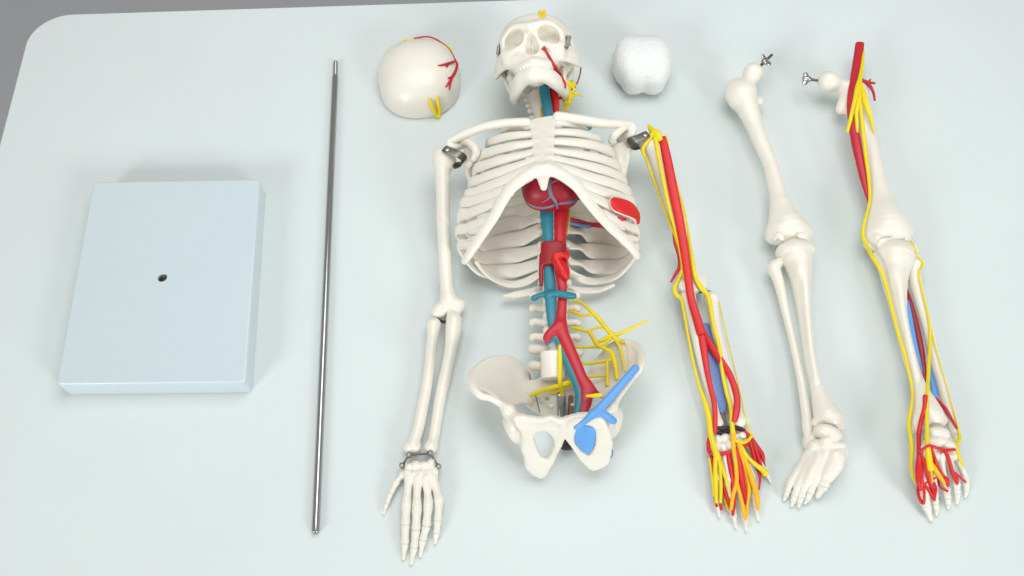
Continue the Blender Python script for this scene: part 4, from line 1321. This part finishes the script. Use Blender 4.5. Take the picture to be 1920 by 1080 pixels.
for r in range(3):
    for j in range(n_):
        k = (j + 1) % n_; F.append((r * n_ + j, (r + 1) * n_ + j, (r + 1) * n_ + k, r * n_ + k))
obj('obturator_sheet', (V, F), BLUE, pel, angle=50)
mb = MB(); wire(mb, [(1143, 820, 36, 7), (1149, 816, 34, 9), (1155, 810, 32, 6)], .7); obj('nerve', mb.get(), YEL, pel)
mb = MB(); wire(mb, [(1146, 842, 24, 5), (1147, 850, 22, 6), (1145, 858, 20, 5)], .6); obj('blue_vein', mb.get(), BLU2, pel)
mb = MB(); wire(mb, [(1099, 742.5, 57, 4), (1110, 742, 58, 7), (1122, 741, 59, 8), (1128, 740, 59, 7)], .4); obj('nerve', mb.get(), YEL, pel)
# yellow nerve plexus beside the lumbar spine
mb = MB()
G = [[(1066, 562, 30, 5), (1076, 562, 31, 5.5), (1088, 566, 32, 6), (1101, 577, 33, 6), (1114, 589, 33, 8), (1126, 602, 33, 9), (1137, 616, 34, 9), (1149, 629, 34, 10)],
     [(1146, 630, 34, 8), (1160, 626, 35, 7), (1180, 618, 36, 6), (1200, 608, 37, 5), (1217, 600, 38, 3)],
     [(1066, 582, 29, 4), (1078, 586, 30, 7), (1090, 591, 31, 5.5), (1102, 591, 32, 5), (1113, 589, 33, 5)],
     [(1070, 614, 30, 5), (1084, 616, 31, 8), (1103, 621, 31, 6), (1116, 615, 32, 5), (1131, 613, 33, 5)],
     [(1103, 620, 31, 7), (1111, 632, 32, 8), (1119, 645, 32, 9), (1126, 651, 32, 9)],
     [(1118, 641, 32, 7), (1132, 637, 33, 8), (1142, 631, 34, 8), (1150, 629, 34, 9)],
     [(1124, 650, 32, 6), (1136, 643, 33, 6), (1146, 634, 34, 7)],
     [(1076, 650, 30, 5), (1095, 651, 30, 5.5), (1122, 650, 31, 6)],
     [(1122, 648, 32, 7), (1135, 654, 33, 8), (1147, 662, 34, 9), (1152, 676, 35, 10), (1155, 690, 36, 9), (1157, 710, 38, 7)],
     [(1092, 682, 29, 5), (1110, 681, 30, 6), (1130, 678, 31, 6), (1150, 674, 33, 7)],
     [(1098, 707, 29, 4), (1115, 706, 30, 5), (1138, 704, 31, 5)],
     [(1138, 678, 32, 6), (1139, 700, 33, 6), (1139, 722, 34, 7)],
     [(1150, 630, 34, 9), (1158, 638, 34, 10), (1166, 641, 34, 6), (1176, 643, 33, 2)],
     [(1155, 636, 34, 7), (1163, 652, 36, 5.5), (1168, 672, 38, 4.5), (1172, 694, 42, 4)]]
for g in G:
    wire(mb, g, .6)
obj('nerve_plexus', mb.get(), YEL, spine)
mb = MB()
wire(mb, [(1050, 648, 47, 8), (1050, 680, 46, 9), (1050, 712, 43, 9), (1053, 735, 32, 8), (1054, 745, 28, 6)], .6)
wire(mb, [(994, 742, 30, 7), (1018, 732, 34, 8), (1045, 724, 38, 9), (1070, 716, 40, 10), (1080, 713, 40, 8)], .5)
wire(mb, [(1030, 738, 31, 5), (1044, 733, 33, 7), (1062, 724, 36, 8), (1076, 718, 38, 6)], .5)
obj('sacral_nerve', mb.get(), YEL, spine)


# ------------------------------------------------------------------ legs
GRP = 'detached skeleton legs'


def hip_bolt(par, a, b, wing):
    """threaded bolt from the hip ball with a wing nut"""
    A, B = P(*a), P(*b)
    d = nrmz(B - A)
    n = 26; t = np.linspace(0, 1, n)
    mb = MB(); mb.add(sweep(A + (B - A) * t[:, None], 1.7 - .25 * (np.arange(n) % 2), 1.7 - .25 * (np.arange(n) % 2), seg=12))
    bo = obj('hip_bolt', mb.get(), DSTEEL, par, angle=40)
    W_ = P(*wing)
    mb = MB(); mb.add(sweep(np.array([W_ - d * 2.2, W_ - d * .3, W_ + d * 2.0]), [3.6, 3.4, 2.6], [3.6, 3.4, 2.6], seg=14))
    side = nrmz(np.cross(d, [.3, -.3, .9]))
    for sg in (1, -1):
        mb.add(sweep(np.array([W_ + side * sg * 1.5, W_ + side * sg * 4.2 + d * 1.0, W_ + side * sg * 6.8 + d * 2.2]), [2.6, 3.2, 2.2], [1.1, 1.0, .8], hint=np.cross(side, d), seg=10))
    obj('wing_nut', mb.get(), STEEL, par)


def make_toes(foot, toes):
    for j, r in toes:
        mb = MB(); digit(mb, j, r, .84)
        obj('toe', mb.get(), BONE, foot)


# ---- plain leg
legA = thing('leg_model', 'plain ivory skeleton leg without any vessels, foot turned down and left', 'leg bones', (*P(1495, 540, 0)[:2], 0), GRP)
s = SDF()
s.ell(P(1412, 136, 30), (10.8, 10.8, 10.8), k=2)
s.tube(pix([(1410, 142, 29, 12.5), (1402, 156, 27, 14), (1396, 175, 24, 17)]), k=4)
s.tube(pix([(1378, 164, 22, 16), (1374, 176, 21, 15), (1380, 188, 21, 15)]), k=6)
s.tube(pix([(1385, 168, 23, 17), (1400, 176, 23, 17)]), k=6)
s.ell(P(1424, 190, 17), (5, 6, 5), k=4)
s.tube(pix([(1391, 180, 22, 24), (1402, 205, 21, 20), (1413, 232, 20, 16.5), (1426, 265, 20, 15), (1442, 302, 20, 14), (1453, 340, 20, 15), (1461, 374, 20, 17.5), (1470, 405, 20, 24), (1477, 425, 19, 31)]), k=6)
s.tube(pix([(1458, 438, 18, 22), (1480, 434, 18, 25), (1502, 438, 18, 21)]), k=5)
s.tube(pix([(1462, 385, 20, 15), (1452, 425, 19, 12), (1448, 445, 18, 11)]), k=5)
s.tube(pix([(1466, 385, 20, 15), (1492, 420, 19, 13), (1509, 444, 18, 11)]), k=5)
s.tube(pix([(1462, 441, 24, 13), (1465, 446, 22, 13)]), k=3)
s.tube(pix([(1503, 441, 24, 12), (1503, 447, 22, 12)]), k=3)
s.ell(P(1481, 436, 37.5), (5, 9, 7), (0, 0, -12), k=2, sub=True)
s.tube(pix([(1452, 449, 25, 4), (1460, 441, 30, 6), (1466, 447, 30, 5)]), k=.4, sq=(nrmz(np.array([-.2, -.5, .8])), .4))
s.tube(pix([(1500, 442, 30, 6), (1509, 444, 28, 6), (1516, 452, 23, 4)]), k=.4, sq=(nrmz(np.array([.2, -.5, .8])), .4))
femA = obj('femur', s.mesh(.85, 2), BONE, legA)
hip_bolt(femA, (1420, 129, 30), (1447, 103, 31), (1435, 114, 30.5))
s = SDF()
s.tube(pix([(1476, 472, 20, 18), (1492, 469, 20, 20), (1508, 470, 19, 17)]), k=4, sq=(np.array([0, 1.0, 0]), .75))
s.tube(pix([(1491, 478, 19, 31), (1497, 495, 19, 26), (1501, 520, 19, 20), (1504, 548, 18, 16.5), (1508, 585, 17, 13.5), (1513, 630, 16, 12), (1519, 675, 16, 11.5), (1528, 715, 16, 12), (1537, 745, 17, 16), (1545, 768, 17, 22), (1552, 785, 17, 27)]), k=5)
s.ell(P(1500, 505, 28), (5, 10, 4), k=5)
s.ell(P(1492, 472, 19), (18.5, 6.5, 12.5), (0, 0, 2), k=3, n=3.2)
s.tube(pix([(1506, 480, 30, 5), (1509, 520, 28, 5), (1513, 580, 25, 4.5), (1520, 650, 23, 4), (1530, 710, 22, 4)]), k=5)
s.tube(pix([(1569, 785, 17, 10), (1576, 796, 16, 7), (1579, 803, 15, 5)]), k=4)
s.tube(pix([(1530, 793, 18, 9), (1546, 796, 20, 9), (1562, 791, 18, 9)]), k=3)
s.ell(P(1549, 808, 17), (10, 6, 11), k=2, sub=True)
tibA = obj('tibia', s.mesh(.8, 2), BONE, legA)
s = SDF()
s.tube(pix([(1462, 492, 17, 10), (1451, 502, 16, 12.5), (1456, 517, 16, 11), (1463, 540, 15, 9.5), (1472, 580, 14, 8), (1482, 620, 13, 7.5), (1492, 665, 13, 7.5), (1501, 710, 13, 7.5), (1507, 745, 14, 8.5), (1512, 780, 15, 9), (1514, 805, 15, 9.5), (1516, 822, 14, 6)]), k=1)
obj('fibula', s.mesh(.7, 2), BONE, legA)
s = SDF()
carpals(s, [(1550, 812, 24, 25, 14, 22), (1556, 826, 26, 26, 11, 16), (1563, 838, 27, 25, 9, 14), (1530, 838, 20, 17, 13, 16), (1525, 828, 10, 20, 20, 18), (1568, 851, 27, 18, 9, 13), (1550, 850, 25, 12, 9, 12), (1536, 852, 22, 11, 10, 12), (1520, 852, 17, 12, 11, 12), (1584, 848, 24, 7, 8, 8)])
mts = [([(1567, 858, 26), (1563, 871, 24), (1550, 892, 19)], (18, 18, 14.5)), ([(1547, 857, 25), (1536, 880, 20), (1526, 904, 14)], (11, 9.6, 9.6)),
       ([(1537, 858, 23), (1522, 884, 18), (1509, 909, 12)], (11, 9.2, 9.4)), ([(1526, 858, 19), (1510, 884, 14), (1497, 909, 10)], (11, 9.2, 9.2)), ([(1515, 856, 15), (1498, 882, 11), (1483, 904, 8)], (11, 9.2, 9.0))]
for q, w in mts:
    s.tube(pix([(*p, r) for p, r in zip(q, w)]), k=1.5)
footA = obj('foot', s.mesh(.65, 1), BONE, legA)
make_toes(footA, [([(1549, 894, 19), (1544, 910, 14), (1532, 932, 6)], 6.4), ([(1526, 905, 14), (1519, 924, 9), (1514, 935, 6), (1509, 944, 4)], 4.2),
                  ([(1508, 911, 12), (1502, 932, 8), (1499, 942, 6), (1497, 951, 4)], 4.1), ([(1496, 911, 10), (1490, 930, 7), (1487, 940, 5), (1484, 949, 4)], 4.0), ([(1482, 906, 8), (1476, 922, 6), (1473, 930, 5), (1470, 938, 4)], 3.8)])

# ---- leg with vessels
legB = thing('leg_model', 'skeleton leg wrapped in red, yellow and blue vessels, beside the plain leg', 'leg bones', (*P(1700, 540, 0)[:2], 0), GRP)
s = SDF()
s.ell(P(1553, 153, 30), (11.4, 11.4, 11.4), k=2)
s.tube(pix([(1560, 155, 29, 13), (1575, 160, 27, 14), (1592, 168, 25, 18)]), k=5)
s.tube(pix([(1592, 175, 23, 14), (1582, 195, 20, 12), (1578, 204, 18, 11)]), k=4)
s.tube(pix([(1610, 160, 24, 15), (1612, 175, 23, 16)]), k=6)
s.tube(pix([(1602, 172, 23, 22), (1609, 200, 22, 22), (1617, 230, 21, 20), (1625, 262, 20, 18.5), (1634, 300, 20, 18), (1643, 340, 20, 19), (1652, 378, 20, 23), (1660, 408, 20, 32), (1664, 428, 19, 38)]), k=6)
s.tube(pix([(1642, 446, 18, 23), (1665, 440, 18, 27), (1688, 438, 18, 22)]), k=5)
s.tube(pix([(1648, 375, 20, 16), (1636, 420, 19, 13), (1632, 458, 18, 12)]), k=5)
s.tube(pix([(1656, 375, 20, 16), (1684, 415, 19, 13), (1696, 440, 18, 12)]), k=5)
s.tube(pix([(1646, 450, 25, 12), (1648, 459, 22, 13)]), k=3)
s.tube(pix([(1692, 440, 25, 12), (1694, 448, 22, 13)]), k=3)
s.ell(P(1668, 438, 37.5), (6, 9, 7), (0, 0, 12), k=2, sub=True)
s.tube(pix([(1648, 468, 25, 5), (1654, 455, 30, 8), (1668, 450, 31, 5), (1688, 443, 30, 7), (1703, 440, 27, 6), (1704, 452, 23, 5)]), k=.5, sq=(nrmz(np.array([0, -.5, .8])), .4))
femB = obj('femur', s.mesh(.85, 2), BONE, legB, keep='legB')
hip_bolt(femB, (1540, 152, 30), (1508, 147, 30), (1512, 148, 30))
s = SDF()
s.tube(pix([(1656, 480, 20, 18), (1680, 474, 20, 20), (1704, 470, 19, 17)]), k=4, sq=(np.array([0, 1.0, 0]), .75))
s.tube(pix([(1678, 484, 19, 36), (1677, 505, 19, 28), (1678, 530, 19, 22.5), (1682, 560, 18, 17.5), (1688, 595, 17, 14.5), (1696, 630, 16, 13), (1705, 668, 16, 12.5), (1716, 705, 16, 12.5), (1726, 735, 17, 16), (1735, 760, 17, 22), (1742, 780, 17, 27)]), k=5)
s.ell(P(1678, 515, 29), (5, 10, 4), k=5)
s.ell(P(1682, 476, 19), (20, 6.5, 12.5), (0, 0, 10), k=3, n=3.2)
s.tube(pix([(1690, 480, 31, 6), (1686, 520, 30, 5.5), (1692, 580, 26, 5), (1704, 640, 23, 4.5), (1718, 705, 22, 4)]), k=5)
s.tube(pix([(1722, 785, 17, 11), (1717, 798, 16, 8), (1715, 808, 15, 6)]), k=4)
s.tube(pix([(1738, 792, 19, 9), (1752, 796, 20, 10), (1768, 788, 18, 9)]), k=3)
s.ell(P(1752, 808, 17), (10, 6, 11), k=2, sub=True)
tibB = obj('tibia', s.mesh(.8, 2), BONE, legB, keep='legB')
s = SDF()
s.tube(pix([(1716, 494, 18, 13), (1714, 512, 17, 12), (1720, 545, 15, 11.5), (1730, 585, 14, 10.5), (1741, 625, 13, 10), (1751, 670, 13, 10), (1763, 710, 13, 10), (1773, 748, 14, 10), (1783, 782, 15, 10.5), (1789, 806, 15, 10), (1793, 820, 14, 6)]), k=1)
fibB = obj('fibula', s.mesh(.7, 2), BONE, legB, keep='legB')
s = SDF()
carpals(s, [(1757, 815, 24, 22, 14, 20), (1752, 830, 26, 24, 11, 16), (1742, 840, 27, 20, 10, 14), (1775, 838, 20, 16, 13, 15), (1765, 822, 10, 18, 20, 17), (1736, 855, 26, 13, 9, 12), (1752, 855, 25, 10, 9, 11), (1768, 855, 22, 10, 9, 11), (1786, 853, 18, 12, 11, 11)])
mts = [([(1733, 860, 26), (1731, 890, 20), (1732, 926, 13)], (11, 8.5, 10)), ([(1749, 858, 25), (1750, 890, 19), (1752, 925, 12)], (8, 6, 7)),
       ([(1763, 858, 23), (1768, 886, 17), (1774, 914, 11)], (8, 5.8, 6.8)), ([(1777, 858, 20), (1785, 882, 14), (1793, 905, 10)], (8, 5.8, 6.6)), ([(1791, 855, 17), (1801, 875, 12), (1809, 894, 8)], (8, 5.8, 6.6))]
for q, w in mts:
    s.tube(pix([(*p, r) for p, r in zip(q, w)]), k=1.5)
footB = obj('foot', s.mesh(.65, 1), BONE, legB, keep='legB')
TB_ = [([(1732, 928, 13), (1737, 948, 8), (1746, 975, 4)], 5.4), ([(1752, 926, 12), (1754, 944, 8), (1756, 956, 5), (1756, 966, 4)], 3.9),
       ([(1774, 915, 11), (1777, 934, 8), (1778, 945, 5), (1778, 954, 4)], 3.9), ([(1793, 906, 10), (1795, 925, 7), (1795, 935, 5), (1794, 945, 4)], 3.9), ([(1809, 895, 8), (1812, 912, 6), (1812, 922, 5), (1810, 932, 4)], 3.9)]
make_toes(footB, TB_)
for j, r in TB_:
    mbk = MB(); digit(mbk, j, r, .84); BV['legB'].append(mbk.get())
TL = bvh('legB')
# thigh artery
mb = MB()
wire(mb, [(1612, 82, 33, 16), (1610, 100, 34, 17), (1606, 125, 35, 17), (1601, 155, 36, 16.5), (1597, 180, 36, 16), (1596, 205, 35, 16), (1600, 235, 33, 17), (1606, 270, 31, 18), (1612, 300, 29, 16), (1619, 335, 26, 13), (1625, 362, 24, 8), (1629, 380, 22, 4)], .5, power=2.6)
wire(mb, [(1612, 148, 36, 7), (1622, 153, 36, 7), (1630, 155, 35, 6), (1640, 156, 33, 4)], .8)
wire(mb, [(1628, 154, 36, 4), (1632, 149, 36, 3)], .8)
wire(mb, [(1625, 154, 36, 7), (1633, 164, 35, 6), (1638, 175, 33, 5), (1640, 188, 31, 4)], .8)
obj('artery', mb.get(), CRIM, femB, label='broad crimson artery along the thigh bone')
mb = MB()
wire(mb, [(1619, 98, 36, 5), (1617, 120, 38, 6), (1613, 145, 41, 8), (1609, 165, 43, 12), (1604, 188, 42, 10), (1597, 215, 38, 8), (1589, 247, 32, 5)], .5)
wire(mb, [(1610, 160, 43, 10), (1611, 185, 44, 9), (1606, 210, 42, 7), (1607, 235, 37, 6), (1608, 248, 35, 4)], .5)
wire(mb, [(1612, 158, 43, 10), (1619, 178, 44, 11), (1624, 195, 43, 10), (1632, 220, 38, 7), (1640, 250, 32, 3)], .45)
wire(mb, [(1611, 185, 43, 8), (1615, 215, 41, 7), (1619, 250, 38, 7), (1624, 295, 34, 7), (1629, 335, 31, 6), (1631, 372, 29, 5.5), (1627, 395, 28, 5.5), (1620, 420, 27, 6), (1618, 442, 26, 7), (1625, 460, 27, 7), (1635, 480, 31, 8), (1645, 496, 32, 7), (1655, 515, 31, 7), (1664, 545, 28, 6.5), (1674, 585, 25, 6.5), (1684, 625, 24, 6.5), (1695, 660, 23, 6.5), (1702, 690, 23, 6), (1709, 720, 23, 5.5), (1711, 745, 23, 6), (1708, 770, 22, 7), (1704, 795, 20, 8), (1707, 815, 20, 8), (1710, 840, 19, 8), (1709, 870, 16, 7), (1711, 890, 14, 6), (1716, 905, 12, 5)], .55)
obj('nerve', mb.get(), YEL, femB, label='long yellow nerve fanning out at the hip and following the inner edge of the leg')
mb = MB()
K5 = dict(off=1.0, thick=.8, win=13)
strip(mb, TL, [(1709, 452, 3), (1716, 468, 3), (1723, 482, 3), (1731, 494, 4), (1727, 504, 4), (1723, 514, 4), (1729, 545, 4), (1738, 582, 4), (1745, 615, 3), (1755, 655, 2.6), (1768, 700, 2.4), (1780, 742, 2.4), (1792, 785, 3), (1798, 808, 4), (1799, 822, 7), (1793, 836, 8), (1798, 856, 6), (1806, 874, 5)], **K5)
strip(mb, TL, [(1738, 582, 4), (1743, 610, 5), (1744, 640, 6), (1742, 675, 6.5), (1740, 715, 6.5), (1738, 755, 6.5), (1738, 795, 7), (1739, 830, 9), (1742, 860, 12), (1745, 880, 12)], off=2.0, thick=.6, win=17)
obj('nerve', mb.get(), YEL, fibB)
mb = MB()
strip(mb, TL, [(1742, 866, 9), (1744, 885, 9), (1747, 905, 5)], off=2.2)
strip(mb, TL, [(1746, 868, 9), (1757, 886, 9), (1768, 902, 7), (1772, 910, 4)], off=2.2)
obj('nerve', mb.get(), AMB, footB)
mb = MB()
wire(mb, [(1701, 542, 16, 3), (1706, 565, 17, 9), (1713, 595, 17, 13), (1721, 630, 17, 14), (1727, 660, 17, 13), (1731, 690, 18, 11), (1734, 720, 19, 9.5), (1735, 745, 21, 9)], .5)
obj('artery', mb.get(), DRED, tibB)
mb = MB()
strip(mb, TL, [(1735, 742, 9), (1734, 765, 9), (1727, 790, 8.5), (1723, 815, 8.5), (1723, 840, 8), (1724, 860, 11), (1723, 880, 14), (1725, 905, 13), (1727, 918, 8)], off=1.8, thick=.6, win=13)
strip(mb, TL, [(1755, 748, 7), (1764, 758, 7), (1775, 770, 6.5), (1785, 787, 5), (1794, 803, 4)], off=1.2, thick=.7, win=11)
strip(mb, TL, [(1724, 848, 5), (1733, 840, 5), (1744, 836, 6), (1757, 840, 6), (1770, 844, 7), (1783, 844, 6), (1791, 843, 5)], off=1.8, thick=.7, win=11)
K6 = dict(off=1.2, thick=.7, win=9)
strip(mb, TL, [(1744, 837, 7), (1750, 855, 8), (1758, 876, 8), (1768, 892, 7), (1775, 900, 9), (1778, 912, 5)], **K6)
strip(mb, TL, [(1772, 845, 7), (1779, 862, 7.5), (1785, 882, 8), (1793, 900, 9), (1795, 908, 4)], **K6)
strip(mb, TL, [(1786, 884, 6), (1797, 892, 5), (1811, 904, 4)], **K6)
strip(mb, TL, [(1727, 850, 6), (1733, 868, 7), (1739, 890, 7), (1744, 908, 7), (1751, 925, 8), (1752, 938, 5)], **K6)
strip(mb, TL, [(1722, 905, 5), (1721, 924, 5), (1727, 940, 6), (1732, 943, 5), (1733, 925, 5), (1731, 908, 5)], **K6)
strip(mb, TL, [(1733, 908, 5), (1741, 918, 5), (1750, 934, 6)], **K6)
strip(mb, TL, [(1757, 896, 5), (1764, 914, 4), (1777, 921, 4.5)], **K6)
strip(mb, TL, [(1750, 936, 6), (1755, 918, 5), (1752, 905, 4)], **K6)
strip(mb, TL, [(1732, 910, 3), (1744, 900, 3), (1757, 896, 3)], **K6)
obj('artery', mb.get(), RED, footB, label='red network of arteries over the foot bones')
s = SDF()
s.tube(pix([(1699, 566, 21, 6), (1701, 585, 21, 8), (1707, 620, 20, 8.5), (1715, 658, 19, 8), (1724, 695, 18, 7), (1730, 718, 16, 4)]), k=1, sq=(hv, .4))
obj('blue_membrane', s.mesh(.7, 2), BLUE, tibB)
s = SDF()
s.tube(pix([(1741, 680, 12, 4), (1746, 705, 12, 6), (1752, 730, 13, 6.5), (1755, 748, 14, 5)]), k=1, sq=(hv, .4))
obj('blue_membrane', s.mesh(.7, 2), BLUE, fibB)

# ------------------------------------------------------------------ light, world, camera
w = bpy.data.worlds.new('World'); S.world = w; w.use_nodes = True
bg = w.node_tree.nodes['Background']
bg.inputs[0].default_value = (1.0, .99, .95, 1)
bg.inputs[1].default_value = .46


def softbox(name, loc, target, size, power, col=(.965, .995, 1)):
    d = bpy.data.lights.new(name, 'AREA'); d.shape = 'RECTANGLE'; d.size = size[0]; d.size_y = size[1]; d.energy = power; d.color = col
    o = bpy.data.objects.new(name, d); COL.objects.link(o)
    o.location = loc
    o.rotation_euler = (Vector(target) - Vector(loc)).to_track_quat('-Z', 'Y').to_euler()
    return o


softbox('softbox_lamp', (-1.7, -1.75, TABLE_Z + 1.25), (-.1, .8, TABLE_Z), (.8, .8), 37.0)
softbox('softbox_lamp', (1.9, -1.6, TABLE_Z + 1.25), (.2, .8, TABLE_Z), (.8, .8), 37.0)
softbox('ceiling_lamp', (.15, .72, TABLE_Z + 1.2), (.15, .6, TABLE_Z), (.9, .9), 8.8)

cam = bpy.data.cameras.new('camera'); co = bpy.data.objects.new('camera', cam); COL.objects.link(co)
cam.sensor_width = 36; cam.lens = FPX / 1920 * 36
cam.clip_end = 100; cam.clip_start = .01
co.location = (0, 0, TABLE_Z + CAMH / 1000)
co.rotation_euler = (math.pi / 2 - PITCH, 0, 0)
S.camera = co
S.render.engine = 'CYCLES'
S.cycles.use_denoising = True
S.view_settings.view_transform = 'Standard'; S.view_settings.look = 'None'
S.view_settings.exposure = 0; S.view_settings.gamma = 1; S.view_settings.use_curve_mapping = False
